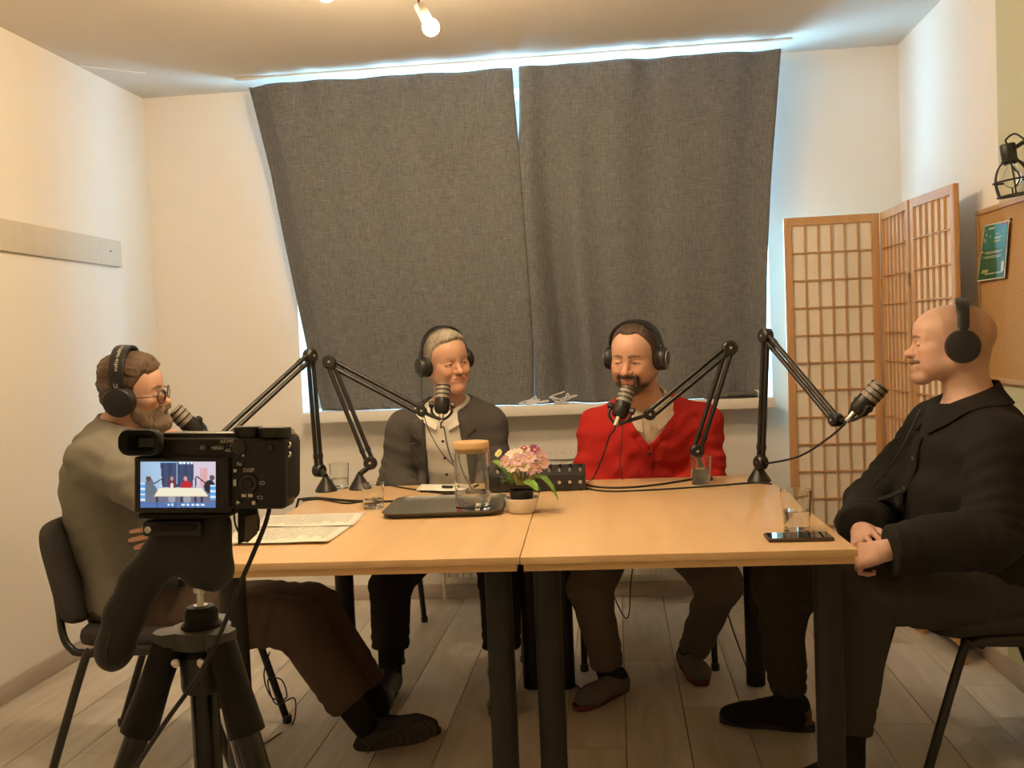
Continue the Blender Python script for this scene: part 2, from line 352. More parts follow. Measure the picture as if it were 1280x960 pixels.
MB().box(((rx0 + rx1) / 2, 4.571, rz1 - .006), (rx1 - rx0, .006, .028)).box(((rx0 + rx1) / 2, 4.65, rz1 + .002), (rx1 - rx0, .006, .012)).build('top_rail', M_whitepaint, rad)
for i in range(44): MB().box((rx0 + .02 + i * (rx1 - rx0 - .04) / 43, 4.61, rz1 + .004), (.014, .075, .006)).build('grille_bar', M_whitepaint, rad)
vv = MB().cyl((-.87, 4.62, .16), (-.87, 4.62, .02), .009).cyl((-.895, 4.60, .165), (-.835, 4.60, .165), .016); vv.build('valve', mat('chrome', (.75, .73, .7), .2, 1.0), rad)
# ------------------------------------------------------------------ ceiling lamp with bulbs
M_black = mat('black_metal', (.02, .02, .02), .4)
M_sock = mat('grey_socket', (.30, .27, .23), .45, .3)
M_bulb = mat('lit_bulb', (1, 1, 1), .3, emit=(BULB_COL, BULB))
LC = A(-.58, 2.45, ZC)
lamp = thing('ceiling_lamp', 'black ceiling lamp with jointed arms and glowing globe bulbs', 'lamp', LC)
MB().lathe([(.0, -.03), (.05, -.03), (.06, -.022), (.06, 0)], LC, (0, 0, 1), 28).build('canopy', M_black, lamp)
MB().box(LC - A(0, 0, .045), (.03, 1.05, .018), bev=.003).build('bar', M_black, lamp)
bulbs = [(at(538.5, 34, 3.0), at(529, 16, 3.0)), (A(-.86, 3.02, 2.375), A(-.84, 3.0, 2.42)), (A(-.38, 2.05, 2.33), A(-.41, 2.07, 2.375)), (A(-.80, 1.95, 2.35), A(-.77, 1.97, 2.395))]  # last two are out of view, added to brighten the front floor and faces
for i, (bc, sk) in enumerate(bulbs):
    d = unit(bc - sk); s0 = bc - d * .026
    hub = LC + A(0, (.50, .42, -.42, -.50)[i], -.05)
    arm = MB().tube([hub, hub * .5 + (s0 - d * .05) * .5 + A(0, 0, .02), s0 - d * .05], .0045, 8, sub=4).build('arm', M_black, lamp)
    MB().lathe([(.0, -.052), (.016, -.052), (.0175, -.048), (.0175, 0), (.015, .004)], s0, d, 20).build('socket', M_sock, arm)
    MB().sphere(bc, .026, 20, 14).build('bulb', M_bulb, arm, 'glowing warm globe bulb')
# ================================================================== FURNITURE
def Rz(a): c, s = math.cos(a), math.sin(a); return np.array([[c, -s, 0], [s, c, 0], [0, 0, 1.0]])
M_beech = mat_wood('beech_tabletop', (.62, .405, .205), (.74, .505, .275), 1.5, .38, (10, 1.2, 10), bump=.02)
M_beech_edge = mat_wood('beech_edge', (.50, .30, .135), (.60, .38, .18), 1.5, .42, (1.2, 10, 10), bump=.02)
M_tleg = mat('black_table_leg', (.011, .0105, .0095), .5, noise=(30, .2), spec=.3)
TZ = .74
def table(label, corner, ang, legs):
    """corner = near-right corner, table 0.80 wide, 1.22 deep"""
    W, D = .80, 1.245; R = Rz(ang); o = A(corner[0], corner[1], 0)
    P = lambda x, y, z: o + R @ A(x, y, z)
    t = thing('table', label, 'table', P(-W / 2, D / 2, 0))
    MB().box(P(-W / 2, D / 2, TZ - .009), (W - .001, D, .018), R, bev=.0012).build('tabletop', M_beech, t)
    for (c, s) in (((-W / 2, .012, TZ - .0265), (W - .016, .02, .017)), ((-W / 2, D - .012, TZ - .0265), (W - .016, .02, .017)), ((-.018, D / 2, TZ - .0265), (.02, D - .05, .017)), ((-W + .018, D / 2, TZ - .0265), (.02, D - .05, .017))):
        MB().box(P(*c), s, R).build('apron', M_beech_edge, t)
    for (lx, ly) in legs:
        l = MB().lathe([(.034, .004), (.034, TZ - .022)], P(lx, ly, 0), (0, 0, 1), 24); lg = l.build('leg', M_tleg, t)
        MB().lathe([(.030, 0), (.032, .001), (.032, .006)], P(lx, ly, 0), (0, 0, 1), 24).build('foot_cap', M_black, lg)
    return t
LG = [(-.06, .06), (-.74, .06), (-.06, 1.155), (-.74, 1.155)]
table('beech table with round black legs holding the tray and the printed papers', (-.2485, 2.318), math.radians(1.7), LG)
table('beech table with round black legs holding the smartphone at its corner', (.5525, 2.340), math.radians(1.7), LG)
# ------------------------------------------------------------------ chairs
M_tubeb = mat('black_steel_tube', (.015, .014, .013), .35, .2)
M_pad = mat('charcoal_chair_fabric', (.040, .037, .034), .95, noise=(250, .35), bump=(400, .25))
def chair(label, loc, ang, back=True):
    R = Rz(ang); o = A(*loc, 0); P = lambda x, y, z: o + R @ A(x, y, z)
    t = thing('stacking_chair', label, 'chair', P(0, 0, 0), None)
    pad = MB()
    n = 16; 
    out = []
    for k in range(48):
        a = 2 * math.pi * k / 48; c, s = math.cos(a), math.sin(a); e = .38
        out.append((.215 * abs(c) ** e * (1 if c > 0 else -1), .235 * abs(s) ** e * (1 if s > 0 else -1)))
    def padmesh(fn):
        V = []; F = []; lv = ((.90, 0), (.985, .010), (1.0, .025), (.985, .042), (.93, .053), (.75, .058), (.4, .059))
        for sc, z in lv:
            for (a, b) in out: V.append(fn(a * sc, b * sc, z))
        m = 48
        for i in range(len(lv) - 1):
            for k in range(m): k2 = (k + 1) % m; F.append((i * m + k, i * m + k2, (i + 1) * m + k2, (i + 1) * m + k))
        F.append(tuple(range(m - 1, -1, -1))); F.append(tuple(range((len(lv) - 1) * m, len(lv) * m))); return V, F
    MB().add(*padmesh(lambda a, b, z: P(a + .01, b, .415 + z - .015 * max(0, a - .1) / .1 * .5))).build('seat', M_pad, t)
    # backrest pad, curved, reclined
    def bk(a, b, z):  # a -> height, b -> width, z -> forward thickness
        hgt = .625 + a * .72; x = -.225 - (hgt - .46) * .22 + (b / .235) ** 2 * .022
        return P(x - .02 + z, b, hgt)
    MB().add(*padmesh(bk)).build('backrest', M_pad, t)
    for sgn in (-1, 1):
        y = sgn * .245
        MB().tube([P(.285, y, .012), P(.175, y, .375), P(.15, y, .408), P(.10, y, .418), P(-.08, y, .418), P(-.13, y, .408), P(-.155, y, .375), P(-.285, y, .012)], .0125, 10, sub=4).build('leg_frame', M_tubeb, t)
        MB().tube([P(.16, sgn * .215, .405), P(-.15, sgn * .215, .400), P(-.205, sgn * .213, .415), P(-.232, sgn * .205, .455), P(-.246, sgn * .19, .52), P(-.258, sgn * .18, .58)], .0115, 10, sub=4).build('back_post', M_tubeb, t)
        for xx in (.287, -.287): MB().lathe([(.015, 0), (.016, .004), (.016, .022), (.0135, .026)], P(xx, y, 0), (0, 0, 1), 14).build('foot_cap', M_black, t)
        MB().cyl(P(-.02, sgn * .20, .405), P(-.02, sgn * .25, .412), .009, n=10).build('joint_bolt', M_tubeb, t)
    for xx in (.12, -.12): MB().cyl(P(xx, -.245, .405), P(xx, .245, .405), .010, n=10).build('cross_tube', M_tubeb, t)
    return t
chair('charcoal stacking chair under the man in the grey sweater', (-1.428, 2.885), math.radians(3))
chair('charcoal stacking chair under the man in the black overshirt', (1.045, 2.905), math.radians(183))
chair('charcoal stacking chair under the man in the red cardigan', (.085, 3.93), math.radians(-90))
chair('charcoal stacking chair under the man in the grey blazer', (-.655, 4.03), math.radians(-88))
# ------------------------------------------------------------------ folding screen
M_pine = mat_wood('pine_frame', (.50, .265, .105), (.62, .36, .165), 3, .5, (10, 10, 1.2))
M_paper = mat('rice_paper', (.86, .80, .70), .9, noise=(6, .03, (1, 1, .3)))
scr = thing('folding_screen', 'three-panel folding screen of pine lattice and rice paper in the corner', 'folding screen', (1.1, 4.4, 0))
SH = 1.765
def panel(a, b, front):
    a, b = A(*a, 0), A(*b, 0); d = unit(b - a); Wd = np.linalg.norm(b - a); nrm = A(*front, 0); nrm = unit(nrm - d * (nrm @ d)); R = np.stack([d, nrm, A(0, 0, 1)], 1); Q = lambda u, v, z: a + d * u + nrm * v + A(0, 0, z)
    s = .034; g = .003
    f = MB().box(Q(Wd / 2, 0, SH - .018), (Wd - 2 * s - 2 * g, .018, .036), R); fr_ = f.build('top_rail', M_pine, scr)
    for u in (s / 2 + g, Wd - s / 2 - g): MB().box(Q(u, 0, SH / 2), (s, .02, SH), R, bev=.002).build('stile', M_pine, scr)
    MB().box(Q(Wd / 2, 0, .09), (Wd - 2 * s - 2 * g, .018, .05), R).build('bottom_rail', M_pine, scr)
    pp = MB().box(Q(Wd / 2, -.004, (SH - .036 + .115) / 2), (Wd - 2 * s - 2 * g, .0015, SH - .036 - .115), R).build('paper', M_paper, scr)
    iw = Wd - 2 * s - 2 * g
    for k in range(1, 6): MB().box(Q(s + g + iw * k / 6, .0035, (SH - .036 + .115) / 2), (.005, .009, SH - .036 - .115), R).build('lattice_bar', M_pine, pp)
    nr = 13; z0, z1 = .115, SH - .036
    for k in range(1, nr): MB().box(Q(Wd / 2, .006, z0 + (z1 - z0) * k / nr), (iw, .008, .0055), R).build('lattice_bar', M_pine, pp)
panel((.775, 4.535), (1.195, 4.52), (0, -1)); panel((1.205, 4.515), (1.203, 4.095), (-1, 0)); panel((1.206, 4.085), (1.243, 3.675), (-1, 0))
M_brass = mat('brass', (.6, .45, .2), .3, 1)
for (hx, hy) in ((1.20, 4.505), (1.20, 4.09)):
    for z in (.3, 1.42): MB().cyl((hx - .010, hy, z), (hx - .010, hy, z + .05), .004, n=8).build('hinge', M_brass, scr)
# ------------------------------------------------------------------ cork board, poster, wall lamp
M_cork = mat('cork', (.46, .27, .115), .95, noise=(180, .28), bump=(220, .3))
M_corkf = mat_wood('cork_frame', (.45, .26, .115), (.56, .34, .16), 3, .5, (10, 1.5, 10))
cb = thing('cork_board', 'large cork notice board with pine frame on the right wall', 'notice board', (XR - .01, 3.1, 1.04))
by0, by1, bz0, bz1 = 2.35, 3.735, 1.045, 1.665
MB().box((XR - .006, (by0 + by1) / 2, (bz0 + bz1) / 2), (.010, by1 - by0 - .02, bz1 - bz0 - .02)).build('cork', M_cork, cb)
for c, s in ((((by0 + by1) / 2, bz1 - .009), (by1 - by0, .018)), (((by0 + by1) / 2, bz0 + .009), (by1 - by0, .018)), ((by0 + .009, (bz0 + bz1) / 2), (.018, bz1 - bz0 - .036)), ((by1 - .009, (bz0 + bz1) / 2), (.018, bz1 - bz0 - .036))):
    MB().box((XR - .009, c[0], c[1]), (.018, s[0], s[1]), bev=.002).build('frame_side', M_corkf, cb)
for py_, pz_ in ((3.425, 1.60), (3.70, 1.30)): MB().sphere((XR - .013, py_, pz_), .005, 8, 6).build('push_pin', M_black, cb)
# poster: printed sheet, painted with small flat shapes
po = thing('poster', 'green event poster with pale lettering pinned to the cork board edge', 'poster', (XR - .03, 3.6, 1.41))
c00, c10, c11, c01 = onx(1221.5, 352, 1.318), onx(1256, 347, 1.322), onx(1261.5, 275, 1.322), onx(1231, 282, 1.318)
def pq(u, v, off=0): return (c00 * (1 - u) * (1 - v) + c10 * u * (1 - v) + c11 * u * v + c01 * (1 - u) * v) + A(-off, 0, 0)
def sheet(u0, v0, u1, v1, off, name, m, parent=po):
    V = []; F = []; n = 6
    for k in (0, 1):
        for i in range(n + 1):
            for j in range(2):
                u = u0 + (u1 - u0) * i / n; v = v0 + (v1 - v0) * j; V.append(pq(u, v, off + (0 if k == 0 else .0006)))
    N2 = 2 * (n + 1)
    for i in range(n):
        a, b, c, d = 2 * i, 2 * i + 2, 2 * i + 3, 2 * i + 1; F += [(a, b, c, d), (N2 + d, N2 + c, N2 + b, N2 + a)]
    rim = [2 * i for i in range(n + 1)] + [2 * i + 1 for i in range(n, -1, -1)]
    for a, b in zip(rim, rim[1:] + rim[:1]): F.append((a, b, N2 + b, N2 + a))
    return MB().add(V, F).build(name, m, parent)
M_pg = mat('poster_green', (.03, .115, .045), .35); M_pt = mat('poster_teal', (.02, .17, .13), .35); M_pw = mat('poster_white', (.75, .74, .66), .4); M_py = mat('poster_yellow', (.5, .48, .16), .4)
M_pr = mat('poster_red', (.35, .04, .03), .4)
sheet(0, 0, 1, 1, 0, 'paper', M_pw); sheet(.025, .018, .975, .985, .0007, 'green_field', M_pg); sheet(.03, .55, .97, .98, .0014, 'teal_field', M_pt)
pr = MB()
def pb(u0, v0, u1, v1): pr.add([pq(u0, v0, .0022), pq(u1, v0, .0022), pq(u1, v1, .0022), pq(u0, v1, .0022)], [(0, 1, 2, 3)])
def tx(s, size, u, v, mbx=None):
    ex = unit(c10 - c00); ey = unit(c01 - c00); (mbx or pr).add(*text_mesh(s, size, pq(u, v, .0022), ex, ey, A(-1, 0, 0), .0002))
for v, a, b in ((.50, .15, .86), (.475, .25, .8), (.42, .12, .84), (.395, .22, .82), (.10, .28, .9), (.115, .3, .9)): pb(a, v, b, v + .008)
pb(.22, .90, .48, .912); pb(.22, .92, .48, .935); pb(.86, .12, .95, .30)
for (u, v, s_) in ((.10, .90, .022), (.16, .82, .03), (.10, .74, .03), (.16, .70, .022), (.08, .52, .03), (.34, .78, .025)):
    pr.add([pq(u, v - s_, .0022), pq(u + s_ * .8, v, .0022), pq(u, v + s_, .0022), pq(u - s_ * .8, v, .0022)], [(0, 1, 2, 3)])
pr.build('print', M_pw, po, sharp=0)
pr = MB()
for v, a, b in ((.80, .55, .66), (.74, .5, .78), (.72, .5, .74), (.68, .5, .74), (.665, .5, .70)): pb(a, v, b, v + .014)
pb(.14, .135, .36, .15); pb(.16, .155, .40, .172); pb(.18, .177, .40, .192)
pr.build('print', M_py, po, sharp=0)
sheet(.70, .945, .95, .985, .0018, 'red_strip', M_pr)
wl = thing('wall_lamp', 'black cage wall lamp with clear bulb above the cork board', 'lamp', (XR, 3.3, 1.80))
tp = at(1259, 180, 3.30); bt = at(1268, 240, 3.30); ax = unit(bt - tp)
MB().lathe([(.0, 0), (.022, 0), (.024, .004), (.024, .050), (.020, .056), (.020, .066)], tp, ax, 24).build('socket', M_black, wl)
cg = MB(); x_, y_, _ = frame_from_axis(ax)
for k in range(6):
    a = k * math.pi / 3 + .3; dr = x_ * math.cos(a) + y_ * math.sin(a)
    MB().tube([tp + ax * .055 + dr * .022, tp + ax * .075 + dr * .043, tp + ax * .11 + dr * .056, tp + ax * .145 + dr * .055, tp + ax * .165 + dr * .050], .0028, 8, sub=4).build('cage_wire', M_black, wl)
for q, r_ in ((.055, .024), (.118, .057), (.165, .051)): MB().tube([tp + ax * q + (x_ * math.cos(2 * math.pi * k / 24) + y_ * math.sin(2 * math.pi * k / 24)) * r_ for k in range(24)], .0032, 8, closed=True).build('cage_ring', M_black, wl)
M_clear = mat('clear_glass', (1, 1, 1), .02, trans=1, ior=1.3)
MB().lathe([(.010, 0), (.012, .012), (.026, .035), (.029, .05), (.024, .068), (.012, .078), (.001, .08)], tp + ax * .062, ax, 20).build('bulb', M_clear, wl)
wlr = XR - .006
MB().lathe([(.0, 0), (.035, 0), (.035, -.012), (.03, -.016)], (XR, 3.22, tp[2] + .02), (1, 0, 0), 24).build('wall_plate', M_black, wl)
MB().tube([tp + ax * .012 + A(.024, 0, 0), tp + A(.055, -.02, .01), A(XR - .03, 3.23, tp[2] + .02), A(XR - .012, 3.22, tp[2] + .02)], .007, 8, sub=4).build('arm', M_black, wl)
MB().tube([tp + A(0, 0, .0), tp + A(-.004, 0, .014), tp + A(.02, -.005, .03), tp + A(.04, -.02, .012), tp + A(.06, -.03, -.01), A(XR - .01, 3.235, tp[2] + .0)], .003, 8, sub=6).build('cord', M_black, wl)
# ================================================================== THINGS ON THE TABLES
M_gl = mat('drinking_glass', (.97, .985, .98), .0, trans=1, ior=1.45)
M_water = mat('water', (.98, .99, 1), .0, trans=1, ior=1.33)
M_mattblack = mat('matt_black', (.014, .0135, .013), .55)
M_silver = mat('silver', (.75, .73, .70), .25, 1)
M_cable = mat('black_cable', (.010, .009, .009), .5)
def tumbler(label, px, py, h, r0, r1, fill, Y=None):
    p = onz(px, py, TZ + .0005); t = thing('tumbler', label, 'glass', p, 'water tumblers on the tables'); w_ = .0022
    MB().lathe([(.0, 0), (r0 * .94, 0), (r0, .002), (r1, h - .001), (r1 - .0008, h), (r1 - w_, h - .001), (r0 - w_, .009), (.0, .008)], p, n=40).build('glass', M_gl, t)
    rr = lambda z: r0 - w_ + (r1 - r0) * (z - .009) / (h - .009) - .0004
    MB().lathe([(.0, .0085), (rr(.0095), .0095), (rr(fill), fill), (.0, fill)], p, n=40).build('water', M_water, t)
tumbler('tall tumbler of water behind the boom arm by the grey sweater', 425, 610.5, .093, .032, .037, .038)
tumbler('tumbler of water on the table beside the printed papers', 467, 635, .082, .033, .037, .030)
tumbler('half-full tumbler of water before the red cardigan', 876, 605, .100, .032, .039, .055)
tumbler('tumbler of water standing behind the smartphone', 996, 664, .108, .033, .040, .055)
# tray, jar
M_tray = mat('grey_plastic_tray', (.10, .098, .085), .35, noise=(8, .06))
tc_ = (A(-.725, 2.852, 0) + A(-.35, 2.873, 0) + A(-.381, 3.195, 0) + A(-.742, 3.167, 0)) / 4; tR = Rz(.05)
def rrect(w_, d_, r, n=6):
    o = []
    for cx, cy, a0 in ((w_ / 2 - r, d_ / 2 - r, 0), (-w_ / 2 + r, d_ / 2 - r, 90), (-w_ / 2 + r, -d_ / 2 + r, 180), (w_ / 2 - r, -d_ / 2 + r, 270)):
        for i in range(n + 1): a = math.radians(a0 + 90 * i / n); o.append((cx + r * math.cos(a), cy + r * math.sin(a)))
    return o
V = []; F = []; lv = [(.0, .0, .0), (.004, .004, .004), (.016, .016, .014), (.018, .018, .0155), (.018, .018, .0175), (.015, .015, .0175), (.003, .003, .006), (-.006, -.006, .004)]
for gx, gy, z in lv:
    for x, y in rrect(.365 + 2 * gx - .03, .325 + 2 * gy - .03, .03 + gx): V.append(tR @ A(x, y, 0) + A(tc_[0], tc_[1], TZ + .0005 + z))
m_ = 28
for i in range(len(lv) - 1):
    for k in range(m_): k2 = (k + 1) % m_; F.append((i * m_ + k, i * m_ + k2, (i + 1) * m_ + k2, (i + 1) * m_ + k))
F.append(tuple(range(m_ - 1, -1, -1))); F.append(tuple(range((len(lv) - 1) * m_, len(lv) * m_)))
MB().add(V, F).build('serving_tray', M_tray, label='dark grey plastic serving tray under the glass jar', cat='tray')
jp = onz(592, 636, TZ + .005); jt = thing('water_jar', 'cylindrical glass jar of water with round wooden lid on the tray', 'jar', jp)
jr, jh = .056, .190
MB().lathe([(0, 0), (jr - .003, 0), (jr, .003), (jr, jh), (jr - .001, jh + .001), (jr - .0032, jh), (jr - .0032, .012), (0, .010)], jp, n=48).build('glass', M_gl, jt)
MB().lathe([(0, .0105), (jr - .0037, .0125), (jr - .0037, .055), (0, .055)], jp, n=48).build('water', M_water, jt)
MB().lathe([(0, jh - .012), (jr - .0045, jh - .012), (jr - .0045, jh + .0015), (jr + .001, jh + .0015), (jr + .001, jh + .018), (jr - .001, jh + .021), (0, jh + .021)], jp, n=40).build('lid', mat_wood('oak_lid', (.50, .31, .14), (.64, .43, .22), 6, .5, (1.5, 8, 8)), jt)
# primrose
pp = onz(653, 640, TZ + .0005); pt = thing('potted_primrose', 'pink and white primrose in a white bowl on the table', 'potted plant', pp)
MB().lathe([(0, 0), (.036, 0), (.040, .003), (.053, .044), (.0535, .046), (.051, .046), (.038, .006), (0, .006)], pp, n=36).build('bowl', mat('cream_ceramic', (.88, .86, .82), .3), pt)
MB().lathe([(.030, .0065), (.037, .068), (.039, .069), (.036, .069), (.034, .060), (0, .060)], pp, n=28).build('grow_pot', M_mattblack, pt)
M_leaf = mat('primrose_leaf', (.16, .32, .04), .5, noise=(40, .35), bump=(120, .4)); M_stem = mat('primrose_stem', (.38, .30, .09), .6, noise=(30, .3))
def leaf(base, tip, wd, droop, m=M_leaf, name='leaf'):
    n, k = 9, 5; V = []; F = []; d = tip - base; side = unit(np.cross(d, A(0, 0, 1)))
    for i in range(n + 1):
        t = i / n; c = base + d * t + A(0, 0, droop * 4 * t * (1 - t)); w_ = wd * (.18 + .82 * math.sin(math.pi * min(1, t * .97 + .02)) ** .8 * (1 if t > .25 else t / .25 * .6 + .4))
        if i == n: w_ = .001
        for j in range(k):
            s = j / (k - 1) * 2 - 1; V.append(c + side * s * w_ + A(0, 0, abs(s) * w_ * .35 + .002 * math.sin(t * 25) * abs(s)))
    for i in range(n):
        for j in range(k - 1): a = i * k + j; F.append((a, a + 1, a + k + 1, a + k))
    N0 = len(V); V2 = [v - A(0, 0, .0008) for v in V]; F += [tuple(N0 + q for q in reversed(f)) for f in list(F)]
    return MB().add(V + V2, F).build(name, m, pt, sharp=0)
def Q(px, py, dy=0): return at(px, py, pp[1] + dy)
leaf(Q(641, 603), Q(613, 577, .02), .026, .014); leaf(Q(648, 605, -.02), Q(672, 614, -.07), .024, .012); leaf(Q(660, 605), Q(698, 625, -.03), .021, .040)
leaf(Q(662, 605), Q(676, 615, .02), .016, .012); leaf(Q(645, 606), Q(625, 597, -.03), .007, .008); leaf(Q(655, 604, .02), Q(685, 600, .05), .017, .012); leaf(Q(640, 606), Q(628, 604, .05), .016, .012)
FP = [(632, 577, 0), (655, 582, -.03), (643, 568, .01), (662, 572, -.01), (672, 584, 0), (676, 571, .02), (655, 564, .03), (648, 575, -.03), (668, 563, .04), (640, 583, -.01), (663, 586, -.02), (679, 579, .0), (637, 571, .04)]
for i, (fx, fy, dy) in enumerate(FP): MB().tube([Q(652 + (fx - 652) * .25, 606, dy * .3), Q(652 + (fx - 652) * .7, 592, dy * .8), Q(fx, fy, dy) + A(0, .004, -.004)], .0022, 6, sub=3).build('stem', M_stem, pt)
M_pk = [mat('petal_pink', (.80, .50, .58), .6), mat('petal_pale', (.88, .74, .70), .6), mat('petal_plum', (.28, .05, .14), .6), mat('petal_yellow', (.78, .70, .32), .6)]; M_eye = mat('petal_eye', (.75, .62, .12), .6)
def flower(c, nrm, r, m, seed):
    rs = np.random.default_rng(seed); x, y, a = frame_from_axis(nrm); mb = MB()
    for k in range(5):
        t0 = 2 * math.pi * k / 5 + rs.uniform(-.1, .1); V = [c]; m2 = 9
        for j in range(m2):
            tt = t0 + (j / (m2 - 1) - .5) * 1.35; rr = r * (1 - .10 * math.cos((j / (m2 - 1) - .5) * 12.6)) * (1 if 0 < j < m2 - 1 else .72)
            V.append(c + (x * math.cos(tt) + y * math.sin(tt)) * rr + a * (r * .28 + .0012 * (k % 2)))
        mb.add(V + [v - a * .0007 for v in V], [(0, j, j + 1) for j in range(1, m2)] + [(m2 + 1, m2 + 2 + j, m2 + 1 + j) for j in range(1, m2)])
    f = mb.build('flower', m, pt, sharp=0); f['kind'] = 'stuff'
    MB().sphere(c + a * .0035, (.0045, .0045, .0025), 10, 6, np.stack([x, y, a], 1)).build('flower_eye', M_eye, f)
for i, (fx, fy, dy) in enumerate(FP):
    n_ = unit(A((fx - 654) * .02, -.75 + dy * 6, .35 + (574 - fy) * .02)); flower(Q(fx, fy, dy), n_, .0185, M_pk[(0, 1, 1, 0, 0, 0, 1, 0, 2, 1, 0, 0, 1)[i]], i)
flower(Q(655, 561, .01), unit(A(.1, -.4, .8)), .012, M_pk[2], 31)
flower(Q(624, 567, 0), unit(A(-.5, -.6, .5)), .013, M_pk[3], 40)
# audio mixer
mx = onz(668, 612, TZ + .0005); mR = Rz(.02); mx = A(-.285, 3.405, TZ + .0005); MXP = lambda x, y, z: mx + mR @ A(x, y, z)
mt = thing('audio_mixer', 'black desktop audio mixer behind the potted primrose', 'mixer', mx)
poly = [(-.085, 0), (.085, 0), (.085, .066), (-.06, .056), (-.085, .050)]
MB().prism(poly, MXP(-.165, 0, .004), mR @ A(0, 1, 0), (0, 0, 1), mR @ A(1, 0, 0), .33).build('body', mat('mixer_black', (.02, .02, .022), .45), mt)
for i in range(9):
    xx = -.14 + i * .036
    MB().lathe([(.0075, 0), (.0075, .003), (.006, .010), (0, .010)], MXP(xx, -.080, .030), mR @ A(0, -1, .05), 14).build('front_knob', M_silver if i > 4 else M_mattblack, mt)
    for j, yy in enumerate((-.045, -.01, .03)): MB().lathe([(.007, 0), (.006, .012), (0, .012)], MXP(xx, yy, .062 + j * .002), (0, 0, 1), 12).build('knob', M_mattblack if j else M_silver, mt)
for i in range(4): MB().lathe([(.009, 0), (.009, .016), (0, .016)], MXP(-.05 + i * .05, -.083, .015), mR @ A(0, -1, 0), 12).build('plug', M_mattblack, mt)
for xx in (-.15, .15):
    for yy in (-.07, .07): MB().cyl(MXP(xx, yy, 0), MXP(xx, yy, .005), .008, n=10).build('rubber_foot', M_black, mt)
# papers
def mat_print(name, sx, sy, base=(.80, .775, .68)):
    m = bpy.data.materials.new(name); m.use_nodes = True; N, L = nodes_of(m); b = N['Principled BSDF']; b.inputs['Roughness'].default_value = .7
    tc = N.new('ShaderNodeTexCoord'); sp = N.new('ShaderNodeSeparateXYZ'); L.new(tc.outputs['UV'], sp.inputs[0])
    def M_(op, a, b_=None, c=None):
        n = N.new('ShaderNodeMath'); n.operation = op
        for i, q in enumerate((a, b_, c)):
            if q is None: continue
            if isinstance(q, (int, float)): n.inputs[i].default_value = q
            else: L.new(q, n.inputs[i])
        return n.outputs[0]
    ln = M_('FRACT', M_('MULTIPLY', sp.outputs[1], sy)); line = M_('LESS_THAN', ln, .45)
    cb = N.new('ShaderNodeCombineXYZ'); L.new(M_('MULTIPLY', sp.outputs[0], sx), cb.inputs[0]); L.new(M_('MULTIPLY', M_('FLOOR', M_('MULTIPLY', sp.outputs[1], sy)), 7.3), cb.inputs[1])
    nz = N.new('ShaderNodeTexNoise'); nz.inputs['Scale'].default_value = 1; nz.inputs['Detail'].default_value = 1; L.new(cb.outputs[0], nz.inputs[0])
    word = M_('GREATER_THAN', nz.outputs[0], .43)
    pcb = N.new('ShaderNodeCombineXYZ'); L.new(M_('FLOOR', M_('MULTIPLY', sp.outputs[1], sy / 3.0)), pcb.inputs[0]); wn = N.new('ShaderNodeTexWhiteNoise'); wn.noise_dimensions = '3D'; L.new(pcb.outputs[0], wn.inputs[0])
    endx = M_('LESS_THAN', sp.outputs[0], M_('MULTIPLY_ADD', wn.outputs[0], .35, .58))
    mg = M_('MULTIPLY', M_('GREATER_THAN', sp.outputs[0], .10), M_('MULTIPLY', M_('GREATER_THAN', sp.outputs[1], .08), M_('LESS_THAN', sp.outputs[1], .92)))
    ink = M_('MULTIPLY', M_('MULTIPLY', line, word), M_('MULTIPLY', mg, endx))
    mxn = N.new('ShaderNodeMix'); mxn.data_type = 'RGBA'; L.new(M_('MULTIPLY', ink, .75), mxn.inputs[0]); mxn.inputs[6].default_value = (*base, 1); mxn.inputs[7].default_value = (.10, .10, .09, 1); L.new(mxn.outputs[2], b.inputs['Base Color'])
    return m
M_print = mat_print('printed_page', 60, 42)
def page(label, corners, z, curl, m, name='paper_sheet', cat='paper'):
    """corners: origin(text top-left), right, across, down in world xy"""
    c = [A(q[0], q[1], z) for q in corners]; n = 10; V = []; F = []; UV = []
    for j in range(n + 1):
        for i in range(n + 1):
            u, v = i / n, j / n; p = c[0] * (1 - u) * (1 - v) + c[1] * u * (1 - v) + c[2] * u * v + c[3] * (1 - u) * v
            V.append(p + A(0, 0, .0008 + curl * (max(0, u - .6) / .4) ** 2 + .001 * math.sin(v * 9) * u)); UV.append((u, 1 - v))
    for j in range(n):
        for i in range(n): a = j * (n + 1) + i; F.append((a, a + 1, a + n + 2, a + n + 1))
    N0 = len(V); F += [tuple(N0 + q for q in reversed(f)) for f in list(F)]; V += [v - A(0, 0, .0005) for v in V]
    rim = list(range(n + 1)) + [j * (n + 1) + n for j in range(1, n + 1)] + [n * (n + 1) + i for i in range(n - 1, -1, -1)] + [j * (n + 1) for j in range(n - 1, 0, -1)]
    F += [(a, N0 + a, N0 + b, b) for a, b in zip(rim, rim[1:] + rim[:1])]
    mb = MB().add(V, F); me = mb.mesh(name, 0); uv = me.uv_layers.new(name='UVMap'); UV2 = UV + UV
    for lp in me.loops: uv.data[lp.index].uv = UV2[lp.vertex_index]
    return link(me, name, m, None, label, cat)
q = lambda x, y: onz(x, y, TZ)
page('printed text sheet lying farther in on the table by the grey sweater', (q(330, 645), q(316, 661), q(441, 659), q(457, 641)), TZ + .0008, .004, M_print)
page('printed text sheet lying at the table edge by the grey sweater', (q(306, 657), q(272, 683), q(409, 680.5), q(441, 657)), TZ + .0022, .005, M_print)
page('blank notepad sheet on the table before the man in the blazer', (q(527, 608), q(520, 616), q(590, 617), q(590, 609)), TZ + .008, 0, mat('notepaper', (.8, .78, .72), .7))
